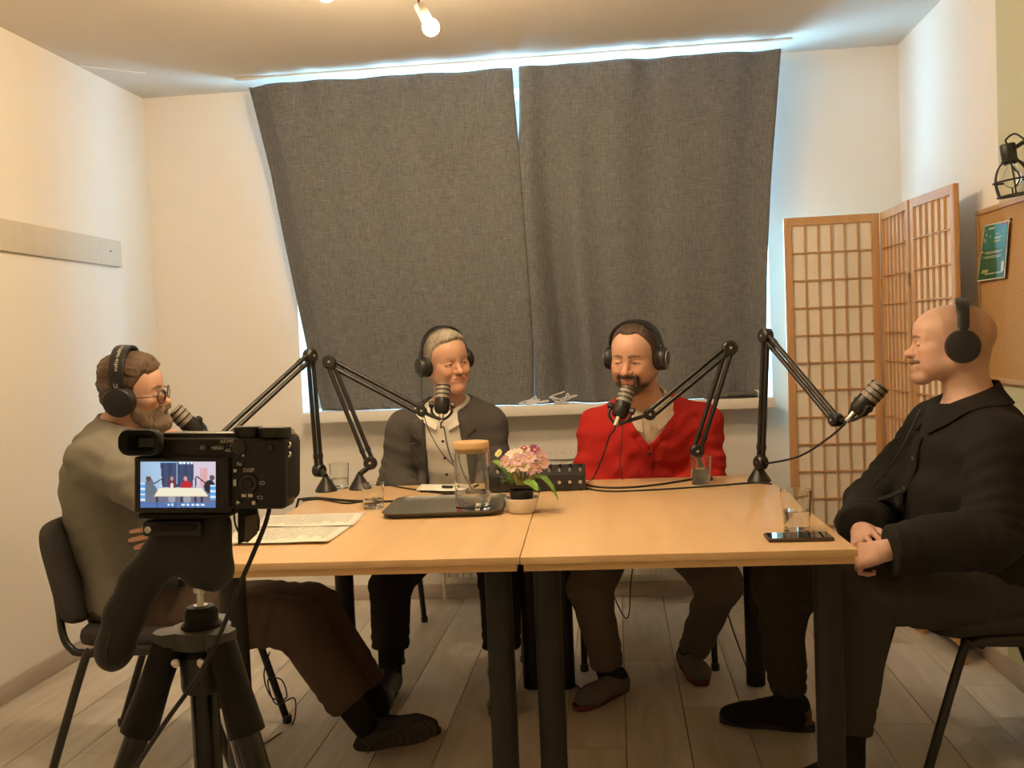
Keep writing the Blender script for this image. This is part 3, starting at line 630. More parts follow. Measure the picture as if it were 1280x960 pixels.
nb = MB().box((q(527, 609) + q(590, 616)) / 2 + A(0, .003, .004), (.170, .085, .0075), Rz(0), bev=.001); nb.build('clipboard', M_mattblack, label='thin black clipboard under the notepad sheet', cat='clipboard')
pn = (q(553, 613), q(592, 614)); pen = thing('pen', 'silver and black pen lying on the notepad sheet', 'pen', pn[0]); MB().cyl(pn[0] + A(0, 0, .0135), pn[1] + A(0, 0, .0135), .0042, n=12).build('barrel', M_silver, pen); MB().cyl(pn[0] + A(0, 0, .0135), pn[0] * .65 + pn[1] * .35 + A(0, 0, .0135), .0048, n=12).build('grip', M_mattblack, pen)
# smartphone
ph = (A(.361, 2.423, 0) + A(.517, 2.428, 0) + A(.36, 2.51, 0) + A(.515, 2.505, 0)) / 4; pt2 = thing('smartphone', 'dark smartphone lying face up at the table corner', 'phone', (ph[0], ph[1], TZ)); pR = Rz(.02)
MB().box((ph[0], ph[1], TZ + .0053), (.160, .077, .0085), pR, bev=.0035, seg=3).build('case', mat('brown_phone_case', (.07, .04, .025), .4), pt2)
MB().box((ph[0], ph[1], TZ + .0098), (.152, .070, .0012), pR, bev=.0005, seg=1).build('screen', mat('phone_glass', (.006, .006, .007), .03), pt2)
# ------------------------------------------------------------------ boom arms and microphones
M_arm = mat('boom_arm_black', (.012, .011, .010), .38)
M_taupe = mat('grille_taupe', (.34, .30, .25), .5, .4, noise=(500, .35), bump=(700, .5))
def boom(label, base, j1, j2, j3, clampdir):
    base, j1, j2, j3 = map(lambda q: A(*q), (base, j1, j2, j3))
    t = thing('boom_arm', label, 'microphone arm', base, 'microphone boom arms')
    MB().lathe([(.0, .0), (.040, .0), (.041, .004), (.037, .012), (.014, .048), (.012, .055), (0, .055)], base, n=28).build('base_cone', M_arm, t)
    pz = base + A(0, 0, .055)
    MB().tube([pz, A(pz[0] * .6 + j1[0] * .4, pz[1] * .6 + j1[1] * .4, pz[2] + .01), j1 - A(0, 0, .01)], .010, 10, sub=3).build('swivel_post', M_arm, t)
    nrm = unit(np.cross(j2 - j1, j3 - j2))
    for nm, a, b in (('lower_tube', j1, j2), ('upper_tube', j2, j3)):
        d = unit(b - a); s = np.cross(nrm, d)
        for k in (-1, 1):
            MB().cyl(a + s * k * .0115 + d * .012, b + s * k * .0115 - d * .012, .0082, n=12).build(nm, M_arm, t)
            MB().cyl(a + s * k * .0115 + d * .045, a + s * k * .0115 + d * .062, .0102, n=12).build('spring_collar', M_arm, t)
    for nm, j, r in (('base_joint', j1, .025), ('elbow_joint', j2, .027), ('end_joint', j3, .021)):
        jo = MB().lathe([(0, -.019), (r * .75, -.019), (r, -.013), (r, .013), (r * .75, .019), (0, .019)], j, nrm, 24).build(nm, M_arm, t)
        sd = nrm if nrm[1] < 0 else -nrm
        MB().lathe([(.0055, .018), (.005, .0215), (0, .022)], j, sd, 12).build('screw', M_silver, jo)
    return t
def mic(label, tail, tip, mount, yd):
    """tail->tip axis, 0.108 long; mount: arm end; yd: side direction of yoke"""
    tail, tip, mount = map(lambda q: A(*q), (tail, tip, mount)); a = unit(tip - tail); r = .029; Lm = .115; o = tail
    t = thing('microphone', label, 'microphone', tail, 'podcast microphones')
    MB().lathe([(0, 0), (r * .55, 0), (r * .8, .004), (r, .016), (r, .055)], o, a, 28).build('body', M_arm, t)
    gr_ = MB().lathe([(r - .001, .055), (r - .001, Lm - .010), (r * .9, Lm - .002), (r * .6, Lm), (0, Lm)], o, a, 28).build('grille', M_taupe, t)
    for z in (.055, .0725, .090, .1065): MB().lathe([(r - .002, z - .0025), (r + .0006, z - .0025), (r + .0006, z + .0025), (r - .002, z + .0025)], o, a, 28, caps=False).build('rib', M_arm, gr_)
    s = unit(A(*yd) - a * (A(*yd) @ a)); u = np.cross(a, s)
    pc = o + a * .035
    pts = [pc + s * (r + .008), pc + s * (r + .008) - a * .03, pc - a * .052 + s * .018, pc - a * .058, pc - a * .052 - s * .018, pc - s * (r + .008) - a * .03, pc - s * (r + .008)]
    MB().tube(pts, .0055, 8, sub=4).build('yoke', M_arm, t)
    for k in (-1, 1): MB().lathe([(0, 0), (.012, 0), (.013, .003), (.013, .015), (.010, .018), (0, .018)], pc + s * k * (r + .002), s * k, 8).build('knob', M_arm, t)
    MB().lathe([(.0085, -.034), (.0095, -.030), (.0095, 0)], o + u * .004, a, 16).build('connector', M_silver, t)
    MB().tube([pc - a * .058, (pc - a * .062) * .5 + mount * .5, mount], .007, 8, sub=2).build('mount_stud', M_arm, t)
    return o - a * .034 + u * .004, -a
def cable(label, pts, r=.0028, group='microphone cables', m=None, sub=6):
    return MB().tube(pts, r, 8, sub=sub).build('cable', m or M_cable, label=label, cat='cable', group=group)
T1 = lambda px, py, z=.0035: onz(px, py, TZ + z)
# arm for the grey sweater
b1 = onz(408, 614, TZ); e1 = at(276, 548, 3.13)
boom('boom arm at the table corner reaching to the grey sweater', b1, at(399, 588, 3.5), at(388, 445, 3.5), e1, 0)
c1, d1 = mic('taupe-banded microphone before the bearded man with glasses', at(250, 543, 3.03), at(211, 507, 2.99), e1, (-.4, .2, .9))
b2 = A(-.955, 3.485, TZ); e2 = at(527, 514, 3.58)
boom('boom arm reaching to the man in the grey blazer', b2, at(463, 579, 3.53), at(412, 453, 3.56), e2, 0)
c2, d2 = mic('microphone before the chin of the man in the blazer', at(552, 517, 3.60), at(554, 478, 3.645), e2, (.9, .2, .2))
b3 = onz(877, 600, TZ); e3 = at(812, 518, 3.46)
boom('boom arm reaching across the red cardigan', b3, at(871, 564, 3.47), at(912, 435, 3.5), e3, 0)
c3, d3 = mic('microphone before the mouth of the man in the red cardigan', at(773, 522, 3.43), at(786, 482, 3.475), e3, (-.8, .3, .5))
b4 = onz(949, 602, TZ); e4 = at(1045, 525, 3.06)
boom('boom arm at the table corner reaching to the black overshirt', b4, at(951, 578, 3.4), at(957, 420, 3.4), e4, 0)
c4, d4 = mic('taupe-banded microphone before the bald man', at(1069, 517, 3.0), at(1103, 479, 2.99), e4, (.6, .1, .75))
cable('black cable sagging from the bald man\'s microphone to its boom arm base', [c4, c4 + d4 * .02, at(1035, 548, 3.1), at(1000, 570, 3.25), at(960, 579, 3.37), at(945, 578, 3.42)], .0035)
cable('black cable hanging from the microphone before the red cardigan', [c3, c3 + d3 * .02, at(762, 545, 3.43), at(752, 575, 3.45), onz(741, 597, TZ + .004) + A(0, -.03, 0), onz(728, 606, TZ + .004)], .003)
cable('black cable hanging from the microphone before the blazer', [c2, c2 + d2 * .02, at(555, 535, 3.56), at(560, 560, 3.52), at(570, 585, 3.46), onz(590, 611, TZ + .012)], .003)
cable('black cable lying along the back of the right table to the boom arm base', [onz(965, 605, TZ + .003), onz(940, 603.5, TZ + .003), onz(890, 607.5, TZ + .003), onz(820, 612, TZ + .003), onz(760, 614, TZ + .003), onz(728, 609, TZ + .004), onz(722, 602, TZ + .02)], .0030)
cable('thick black cable curving across the table toward the red cardigan\'s glass', [onz(862, 599.5, TZ + .0035), onz(820, 606, TZ + .0035), onz(780, 609.5, TZ + .0035), onz(745, 608.5, TZ + .0035), onz(722, 603, TZ + .01)], .0036)
cable('black cables running from the left table edge past the tumbler to the tray', [A(-1.125, 3.24, TZ - .05), A(-1.112, 3.25, TZ + .0), onz(376, 624, TZ + .006), onz(398, 622.5, TZ + .004), onz(440, 626, TZ + .004), onz(500, 626, TZ + .004), onz(560, 618, TZ + .004), onz(600, 606, TZ + .012)], .0042)
cable('second thin black cable beside the thick one on the left table', [onz(378, 626, TZ + .003), onz(400, 624, TZ + .003), onz(430, 629, TZ + .003), onz(450, 627, TZ + .003), onz(468, 622, TZ + .003)], .003)
cable('thin black cable crossing the table to the clipboard', [onz(480, 604.5, TZ + .003), onz(500, 609, TZ + .003), onz(530, 613.5, TZ + .003), onz(548, 616, TZ + .003), onz(590, 619, TZ + .003)], .0025)
# ================================================================== IMPLICIT SURFACES (bodies, clothes, hair)
def axis_pts(lo, hi, coarse, fine=()):
    """rectilinear axis; fine = [(a,b,step)]"""
    pts = [lo]
    while pts[-1] < hi:
        x = pts[-1]; st_ = coarse
        for a, b, h in fine:
            if a - coarse * 1.0 <= x <= b: st_ = min(st_, h if x >= a else max(h, (a - x) * .6 + h))
        pts.append(x + st_)
    return np.array(pts, np.float32)
class Field:
    def __init__(s, ax): s.ax = ax; s.v = np.full([len(a) for a in ax], .5, np.float32)
    @classmethod
    def uni(c, lo, hi, h): return c([np.arange(lo[i], hi[i] + h, h, dtype=np.float32) for i in range(3)])
    def sl(s, lo, hi):
        r = []
        for i in range(3):
            a = np.searchsorted(s.ax[i], lo[i]); b = np.searchsorted(s.ax[i], hi[i]); r.append(slice(max(a - 1, 0), b + 1))
        return tuple(r), s.ax[0][r[0]][:, None, None], s.ax[1][r[1]][None, :, None], s.ax[2][r[2]][None, None, :]
    def put(s, S, d, k, op):
        v = s.v[S]
        if v.size == 0: return
        if op == 'u':
            if k > 0: h = np.maximum(k - np.abs(v - d), 0) / k; s.v[S] = np.minimum(v, d) - h * h * k * .25
            else: s.v[S] = np.minimum(v, d)
        else:
            if k > 0: h = np.maximum(k - np.abs(v + d), 0) / k; s.v[S] = np.maximum(v, -d) + h * h * k * .25
            else: s.v[S] = np.maximum(v, -d)
    def ell(s, c, r, R=None, k=.02, op='u'):
        c = np.asarray(c, float); r = np.asarray(r, float) if hasattr(r, '__len__') else A(r, r, r); R = np.eye(3) if R is None else R
        ext = np.sqrt(((R * r) ** 2).sum(1)) + k + .02
        S, X, Y, Z = s.sl(c - ext, c + ext); X = X - c[0]; Y = Y - c[1]; Z = Z - c[2]
        q0 = q1 = 0
        for i in range(3):
            q = (X * np.float32(R[0, i]) + Y * np.float32(R[1, i]) + Z * np.float32(R[2, i])) / np.float32(r[i]); q0 = q0 + q * q; q1 = q1 + (q / np.float32(r[i])) ** 2
        k0 = np.sqrt(q0); s.put(S, k0 * (k0 - 1) / np.maximum(np.sqrt(q1), 1e-4), k, op); return s
    def cap(s, a, b, ra, rb=None, k=.02, op='u', flat=False, fold=None, sq=None):
        """round cone (or flat-ended); fold=(s0,width,wavelength,amp,twist); sq=(axis,factor): squash along axis"""
        a = np.asarray(a, float); b = np.asarray(b, float); rb = ra if rb is None else rb; m = max(ra, rb) + k + .025
        S, X, Y, Z = s.sl(np.minimum(a, b) - m, np.maximum(a, b) + m); L = np.linalg.norm(b - a); d = (b - a) / L
        X = X - a[0]; Y = Y - a[1]; Z = Z - a[2]; t = X * np.float32(d[0]) + Y * np.float32(d[1]) + Z * np.float32(d[2])
        tc = np.clip(t, 0, L); r = ra + (rb - ra) * tc / L
        rx, ry, rz = X - t * d[0], Y - t * d[1], Z - t * d[2]
        if sq is not None:
            ax = sq[0] - d * (sq[0] @ d); ax = unit(ax); c = (rx * ax[0] + ry * ax[1] + rz * ax[2]) * np.float32(1 / sq[1] - 1); rx = rx + c * ax[0]; ry = ry + c * ax[1]; rz = rz + c * ax[2]
        rad2 = rx * rx + ry * ry + rz * rz
        if fold:
            x_, y_, _ = frame_from_axis(d); an = np.arctan2(rx * y_[0] + ry * y_[1] + rz * y_[2], rx * x_[0] + ry * x_[1] + rz * x_[2])
            for f in (fold if isinstance(fold, list) else [fold]):
                s0, wd, lam, amp, tw = f; w_ = np.exp(-((t - s0 * L) / wd) ** 2); r = r + amp * w_ * np.sin(t * (2 * np.pi / lam) + tw * np.sin(an + s0 * 3) + 1.3 * np.sin(2 * an))
        if flat:
            q = np.sqrt(rad2) - r; al = np.abs(t - L / 2) - L / 2; dd = np.minimum(np.maximum(q, al), 0) + np.sqrt(np.maximum(q, 0) ** 2 + np.maximum(al, 0) ** 2)
        else: dd = np.sqrt(rad2 + (t - tc) ** 2) - r
        s.put(S, dd.astype(np.float32), k, op); return s
    def xyz(s): return s.ax[0][:, None, None], s.ax[1][None, :, None], s.ax[2][None, None, :]
    def wrinkle(s, amp, terms, seed=0, band=.03):
        """terms: [(freq(rad/m), dir, weight)]"""
        m = np.abs(s.v) < band; I = np.nonzero(m); P = [s.ax[i][I[i]] for i in range(3)]; rs = np.random.default_rng(seed); d = 0
        for f, dr, w_ in terms:
            dr = unit(dr); o = unit(np.cross(dr, rs.normal(size=3))); o2 = np.cross(dr, o); a = dr[0] * P[0] + dr[1] * P[1] + dr[2] * P[2]; b = o[0] * P[0] + o[1] * P[1] + o[2] * P[2]; c = o2[0] * P[0] + o2[1] * P[1] + o2[2] * P[2]
            ph = rs.uniform(0, 6.28, 4); d = d + w_ * np.sin(f * a + 1.6 * np.sin(f * .35 * b + ph[0]) + 1.2 * np.sin(f * .3 * c + ph[1]) + ph[2]) * (.55 + .45 * np.sin(f * .22 * (b + c) + ph[3]))
        s.v[I] -= (amp * d).astype(np.float32); return s
    def mesh(s):
        v = s.v; sg = v < 0; n = np.array(v.shape) - 1
        cnt = np.zeros(n, np.int8)
        for i in (0, 1):
            for j in (0, 1):
                for k in (0, 1): cnt += sg[i:n[0] + i, j:n[1] + j, k:n[2] + k]
        act = (cnt > 0) & (cnt < 8); I = np.nonzero(act); ids = np.full(n, -1, np.int32); ids[I] = np.arange(len(I[0]))
        cv = {}; cp = {}
        for i in (0, 1):
            for j in (0, 1):
                for k in (0, 1): cv[i, j, k] = v[I[0] + i, I[1] + j, I[2] + k].astype(np.float64); cp[i, j, k] = np.stack([s.ax[0][I[0] + i], s.ax[1][I[1] + j], s.ax[2][I[2] + k]], 1).astype(np.float64)
        pos = np.zeros((len(I[0]), 3)); num = np.zeros(len(I[0]))
        for a in cv:
            for ax_ in range(3):
                if a[ax_]: continue
                b = list(a); b[ax_] = 1; b = tuple(b); va, vb = cv[a], cv[b]; x = (va < 0) != (vb < 0); t = np.where(x, va / np.where(x, va - vb, 1), 0)
                pos += np.where(x[:, None], cp[a] + t[:, None] * (cp[b] - cp[a]), 0); num += x
        pos /= num[:, None]; Q = []
        for ax_ in range(3):
            o = [i for i in range(3) if i != ax_]; sa = [slice(None)] * 3; sb = [slice(None)] * 3
            sa[ax_] = slice(0, -1); sb[ax_] = slice(1, None)
            for i in o: sa[i] = sb[i] = slice(1, -1)
            c1 = sg[tuple(sa)]; c2 = sg[tuple(sb)]; E = np.nonzero(c1 != c2); fl_ = c1[E]; e = [None] * 3
            for i in range(3): e[i] = E[i] + (0 if i == ax_ else 1)
            def cell(d0, d1): q = [None] * 3; q[ax_] = e[ax_]; q[o[0]] = e[o[0]] - d0; q[o[1]] = e[o[1]] - d1; return ids[q[0], q[1], q[2]]
            quad = np.stack([cell(1, 1), cell(0, 1), cell(0, 0), cell(1, 0)], 1)
            if ax_ == 1: fl_ = ~fl_
            quad[~fl_] = quad[~fl_][:, ::-1]; Q.append(quad)
        return pos, np.concatenate(Q)
def np_mesh(name, V, F, col=None, smooth_iter=0):
    me = bpy.data.meshes.new(name); F = F[(F >= 0).all(1)]
    if smooth_iter:
        E = np.concatenate([F[:, [0, 1]], F[:, [1, 2]], F[:, [2, 3]], F[:, [3, 0]]])
        for _ in range(smooth_iter):
            acc = np.zeros_like(V); n = np.zeros(len(V)); np.add.at(acc, E[:, 0], V[E[:, 1]]); np.add.at(acc, E[:, 1], V[E[:, 0]]); np.add.at(n, E[:, 0], 1); np.add.at(n, E[:, 1], 1)
            V = V * .5 + .5 * acc / np.maximum(n, 1)[:, None]
    used = np.zeros(len(V), bool); used[F.ravel()] = True; mp = np.cumsum(used) - 1; V = V[used]; F = mp[F]
    if col is not None: col = col[used]
    me.vertices.add(len(V)); me.vertices.foreach_set('co', V.astype(np.float32).ravel()); me.loops.add(F.size); me.loops.foreach_set('vertex_index', F.astype(np.int32).ravel())
    me.polygons.add(len(F)); me.polygons.foreach_set('loop_start', np.arange(0, F.size, 4, dtype=np.int32)); me.update(calc_edges=True); me.validate(); me.shade_smooth()
    if col is not None:
        ca = me.color_attributes.new('tint', 'FLOAT_COLOR', 'POINT'); ca.data.foreach_set('color', np.concatenate([col, np.ones((len(col), 1))], 1).astype(np.float32).ravel())
    return me
def drop_faces(V, F, bad): return F[~bad[F].all(1)]
def keep_big(V, F, frac=.1):
    """drop tiny islands"""
    lab = np.arange(len(V))
    for _ in range(200):
        m = lab[F].min(1); new = lab.copy()
        for c in range(4): np.minimum.at(new, F[:, c], m)
        new = new[new]
        if (new == lab).all(): break
        lab = new
    u, c = np.unique(lab[F[:, 0]], return_counts=True); ok = set(u[c > frac * c.max()].tolist()); return F[np.isin(lab[F[:, 0]], list(ok))]
def frame(fwd, up):
    f = unit(fwd); u = np.asarray(up, float); u = unit(u - f * (u @ f)); return np.stack([f, np.cross(u, f), u], 1)   # columns: forward, left, up
def sstep(a, b, x): t = np.clip((x - a) / (b - a), 0, 1); return t * t * (3 - 2 * t)
class L:
    """primitives placed in a local frame"""
    def __init__(s, F, R, o, sc=1.0, st=(1, 1, 1)): s.F = F; s.R = R; s.o = np.asarray(o, float); s.s = sc; s.st = A(*st)
    def w(s, p): return s.o + s.R @ (np.asarray(p, float) * s.s * s.st)
    def ell(s, c, r, k=.02, op='u', R=None): s.F.ell(s.w(c), np.asarray(r, float) * s.s * s.st, s.R if R is None else s.R @ R, k * s.s, op)
    def cap(s, a, b, ra, rb=None, k=.02, op='u', **kw): s.F.cap(s.w(a), s.w(b), ra * s.s, None if rb is None else rb * s.s, k * s.s, op, **kw)
def head_shape(H, g, eyes=True):
    """head in local frame, x forward, y left, z up; origin between the ears. g: tweaks"""
    jw, fat, nose, brow = g.get('jaw', 1), g.get('fat', 0), g.get('nose', 1), g.get('brow', 1)
    H.ell((-.006, 0, .034), (.097, .0755, .084), .0)
    H.ell((.028, 0, .045), (.062, .060, .054), .03)
    H.ell((.028, 0, -.028), (.060 + fat * .3, .057 * jw + fat, .068), .03)
    H.ell((-.02, 0, -.03), (.06, .060 * jw + fat * .6, .05), .03)
    for y in (-1, 1):
        H.cap((-.008, y * (.053 * jw + fat), -.045), (.070, y * .016 * jw, -.091), .018, .017, .028)
        H.ell((.056, y * .044, -.014), (.025, .019, .017), .022)
        if fat: H.ell((.045, y * .045, -.05), (.03, .016 + fat, .028), .025)
        H.cap((.083, y * .012, .0235), (.064, y * .048, .024), .0085 * brow, .007 * brow, .014)
    H.ell((.078 + g.get('lipx', 0) * .8, 0, -.093 - g.get('chin', 0)), (.0215, .022 * jw, .018), .020)
    for y in (-1, 1): H.ell((.098, y * .031, .004), (.017, .0175, .0105), .012, 's')
    n = nose; nw = g.get('nosew', 1); H.cap((.084, 0, .014), (.088 + .020 * n, 0, -.026 * n), .0075 * nw, .0095 * n * nw, .012)
    H.ell((.089 + .020 * n, 0, -.025 * n), (.0115 * nw, .0112 * nw, .0105 * nw), .008)
    for y in (-1, 1): H.ell((.094, y * .0125 * n * nw, -.0285 * n), (.0115, .0070, .0075), .006); H.ell((.101, y * .0065, -.0365 * n), (.005, .0035, .003), .003, 's')
    sm = g.get('smile', 0)
    lx = g.get('lipx', 0)
    H.ell((.082 + lx, 0, -.058), (.014, .030, .021), .016)
    H.ell((.0885 + lx, 0, -.0535), (.0095, .021 + sm * .004, .0050), .005); H.ell((.0865 + lx, 0, -.0645), (.0095, .019 + sm * .003, .0060), .005)
    for y in (-1, 1): H.cap((.102 + lx, 0, -.0592), (.088 + lx, y * (.024 + sm * .004), -.0588 + sm * .006), .0016 + sm * .0012, .0010 + sm * .0004, .003, 's')
    if sm:
        for y in (-1, 1): H.cap((.090, y * .021, -.034), (.080, y * .037, -.058), .0016, .0012, .010, 's'); H.ell((.070, y * .040, -.030), (.020, .015, .014), .014)
    for y in (-1, 1):
        H.ell((.0755, y * .031, .003), (.0138, .0155, .0128), .004)
        if eyes: H.ell((.092, y * .031, .0025 - sm * .001), (.0125, .0142, g.get('slit', .0026)), .0015, 's')
    for y in (-1, 1):
        Rr = np.array(Matrix.Rotation(-y * .35, 3, 'Z')); H.ell((-.020, y * .080, .0), (.019, .0065, .031), .008, R=Rr); H.ell((-.014, y * .087, .003), (.010, .005, .018), .004, 's', R=Rr)
def head_color(p, g):
    """p: vertices in head coordinates -> linear colours"""
    x, y, z = p.T; ay = np.abs(y); sk = np.array(g['skin']); c = np.tile(sk, (len(p), 1)); mix = lambda c, q, m: c * (1 - m[:, None]) + np.array(q) * m[:, None]
    red = np.exp(-((ay - .040) / .02) ** 2 - ((z + .02) / .022) ** 2) * (x > .03) * .45 + np.exp(-(y / .014) ** 2 - ((z + .025) / .018) ** 2) * (x > .085) * .55
    c = mix(c, sk * np.array([1.0, .70, .64]), np.clip(red, 0, 1))
    eye = np.exp(-((ay - .031) / .016) ** 2 - ((z - .002) / .011) ** 2) * (x > .06) * .35; c = mix(c, sk * np.array([.8, .62, .55]), eye)
    lip = ((y / (.023 + .004 * g.get('smile', 0))) ** 2 + ((z + .059) / .0105) ** 2 < 1) & (x > .07); c = mix(c, g.get('lip', sk * np.array([.88, .56, .50])), lip * .7)
    if g.get('stubble') is not None:
        m, colr = g['stubble']; c = mix(c, colr, np.clip(m(x, y, z), 0, 1))
    zb = .0285 - ((ay - .028) / .03) ** 2 * .007 + g.get('browlift', 0)
    b = (np.abs(z - zb) < .0048 * (1 - np.clip((ay - .03) / .03, 0, .7))) & (ay > .009) & (ay < .05) & (x > .05); c = mix(c, g['brow_col'], b * g.get('browd', .85))
    lash = (np.abs(z - .0038 + .25 * np.maximum(ay - .036, 0)) < .0024) & (np.abs(ay - .0335) < .0155) & (x > .064); c = mix(c, (.035, .02, .015), lash * .8)
    nos = (np.abs(ay - .0065) < .004) & (z < -.031) & (z > -.041) & (x > .095); c = mix(c, sk * .3, nos * .8)
    return np.clip(c, 0, 1)
def hand_shape(F, wrist, d, dorsal, side, curl=(.3, .4, .3), thumb=(.6, .3), sc=1.0, spread=1.0):
    """d: wrist->knuckles, dorsal: back-of-hand normal, side: +1 if the thumb lies along dorsal x d"""
    R = np.stack([unit(d), None, None], 1) if False else None
    X = unit(d); Z = np.asarray(dorsal, float); Z = unit(Z - X * (Z @ X)); Y = np.cross(Z, X) * side; W = lambda x, y, z: np.asarray(wrist, float) + (X * x + Y * y + Z * z) * sc
    for (y, xk) in ((.030, .088), (.010, .092), (-.010, .088), (-.027, .080)): F.cap(W(.0, y * .55, 0), W(xk, y * spread, .002), .0135 * sc, .0105 * sc, .014 * sc)
    F.ell(W(.045, 0, -.002), A(.05, .036, .014) * sc, np.stack([X, Y, Z], 1), .012 * sc)
    for i, (y, xk, ls) in enumerate(((.030, .088, (.042, .026, .021)), (.010, .092, (.046, .029, .022)), (-.010, .088, (.042, .027, .021)), (-.027, .080, (.033, .021, .019)))):
        p = W(xk, y * spread, .002); a = 0; rr = (.0088, .0080, .0072, .0062) if i < 3 else (.0076, .0069, .0063, .0055)
        for j, l in enumerate(ls):
            a += curl[j] * (1 + .08 * i); q = p + (X * math.cos(a) - Z * math.sin(a) + Y * .06 * (1.5 - i) * spread * math.cos(a)) * l * sc; F.cap(p, q, rr[j] * sc, rr[j + 1] * sc, .0025 * sc); p = q
    p = W(.020, .024, -.004); ang = thumb[0]; dirs = [(math.cos(ang), math.sin(ang), -.35), (math.cos(ang * .55), math.sin(ang * .55), -.45), (math.cos(ang * thumb[1]), math.sin(ang * thumb[1]), -.5)]
    for j, l in enumerate((.042, .034, .027)):
        v = unit(dirs[j]); q = p + (X * v[0] + Y * v[1] + Z * v[2]) * l * sc; F.cap(p, q, (.0145, .0105, .0092)[j] * sc, (.0108, .0094, .0078)[j] * sc, .008 * sc); p = q
def torso_frame(J):
    up = unit(J['neck'] - J['pelvis']); lat = J['shL'] - J['shR']; lat = unit(lat - up * (lat @ up)); return np.stack([np.cross(lat, up), lat, up], 1)
def torso_shape(F, J, e, B, hips=True):
    R = torso_frame(J); f, l, u = R.T; Lt = np.linalg.norm(J['neck'] - J['pelvis']); pv = J['pelvis']
    if hips: F.ell(pv + u * .03, A(.118, .168, .125) + e, R, .05)
    F.ell(pv + u * .40 * Lt + f * B.get('boff', .01), A(B.get('bd', .115) + e, B.get('bw', .155) + e, .19), R, .07)
    F.ell(pv + u * .70 * Lt + f * B.get('coff', .005), A(B.get('cd', .112) + e, B.get('cw', .162) + e, .20), R, .07)
    for k in ('L', 'R'):
        F.cap(J['neck'] - u * .045, J['sh' + k], .062 + e, .058 + e, .05)
        F.cap(J['neck'] + u * .015 - f * .01, J['sh' + k] * .55 + J['neck'] * .45 + u * .005, .045 + e * .7, .045 + e, .04)
def arms_shape(F, J, e, k=.03, flat=False, fold=False, cuff=1.0, ew=0):
    for s in ('L', 'R'):
        sh, el, wr = J['sh' + s], J['el' + s], J['wr' + s]; Lu = np.linalg.norm(el - sh); Lf = np.linalg.norm(wr - el)
        fo = [(.85, .06, .038, .0034, 1.6), (.30, .08, .06, .003, 2.2)] if fold else None; f2 = [(.12, .05, .036, .0034, -1.6), (.80, .06, .045, .002, 2.2)] if fold else None
        F.cap(sh, el, .055 + e, .044 + e + ew, k, fold=fo); F.cap(el, el + (wr - el) * cuff, .044 + e + ew, .030 + e * 1.15 + ew, k * .7, flat=flat, fold=f2)
def legs_shape(F, J, e, k=.03, flat=False, fold=False, hem=1.0, rt=(.086, .062), rs=(.058, .040), which='LR'):
    for s in which:
        hp, kn, an = J['hip' + s], J['kn' + s], J['an' + s]
        fo = [(.85, .06, .045, .003, 2.0), (.15, .08, .06, .004, 2.4)] if fold else None; f2 = [(.08, .05, .04, .003, 2.0), (.88, .05, .04, .003, 2.4)] if fold else None
        F.cap(hp, kn, rt[0] + e, rt[1] + e, k, fold=fo); F.cap(kn, kn + (an - kn) * hem, rs[0] + e, rs[1] + e, k, flat=flat, fold=f2)
def bbox(pts, m): P = np.array(pts); return P.min(0) - m, P.max(0) + m

def seat_cut(F, c, ang, zs=.4745):
    """flatten what rests on a chair seat"""
    X, Y, Z = F.xyz(); ca, sa = math.cos(ang), math.sin(ang); a = (X - c[0]) * ca + (Y - c[1]) * sa; b = -(X - c[0]) * sa + (Y - c[1]) * ca
    d = np.maximum(np.abs(a - .01), np.abs(b)); zc = zs - .07 * sstep(.17, .235, d); m = (d < .235); F.v = np.where(m, np.maximum(F.v, zc - Z), F.v).astype(np.float32); return F
# ================================================================== PEOPLE
M_skin = mat('skin', (.6, .4, .3), .48, attr='tint', noise=(70, .05), bump=(350, .08), sss=.12)
M_hairm = mat('hair', (.1, .07, .04), .55, attr='tint', noise=(900, .35, (1, 1, .25)), bump=(600, .5))
M_eyew = mat('eye_surface', (.8, .78, .74), .12, attr='tint')
def fabric(name, col, nz=.18, sc=500, rough=.95, bm=.3, sheen=.0): return mat(name, col, rough, noise=(sc, nz), bump=(sc * 1.3, bm), sheen=sheen, spec=.2)
def clothing(name, F, m, person, label=None, smooth=1, cut=None):
    V, Q = F.mesh(); Q = keep_big(V, Q, .02)
    if cut is not None: Q = drop_faces(V, Q, cut(V))
    return link(np_mesh(name, V, Q, None, smooth), name, m, person, label)
def shell_hair(name, g, tfun, H, person, colfun, step=.0026, lo=(-.15, -.12, -.16), hi=(.16, .12, .17)):
    F = Field.uni(lo, hi, step); head_shape(L(F, np.eye(3), (0, 0, 0)), g, False); X, Y, Z = F.xyz(); t = tfun(X, Y, Z); F.v = (F.v - t).astype(np.float32)
    V, Q = F.mesh(); tv = tfun(V[:, 0], V[:, 1], V[:, 2]); Q = drop_faces(V, Q, tv < -.0018); Q = keep_big(V, Q, .03); col = colfun(V)
    return link(np_mesh(name, H.o + (V * H.s * H.st) @ H.R.T, Q, col), name, M_hairm, person)
def hnoise(x, y, z, f, seed=0):
    r = np.random.default_rng(seed); d = 0
    for i in range(5):
        v = r.normal(size=3) * f; p = r.uniform(0, 6.28); d = d + np.sin(v[0] * x + v[1] * y + v[2] * z + p)
    return d / 3.0
SEAT = {1: ((-1.428, 2.885), math.radians(3)), 2: ((-.655, 4.03), math.radians(-88)), 3: ((.085, 3.93), math.radians(-90)), 4: ((1.045, 2.905), math.radians(183))}
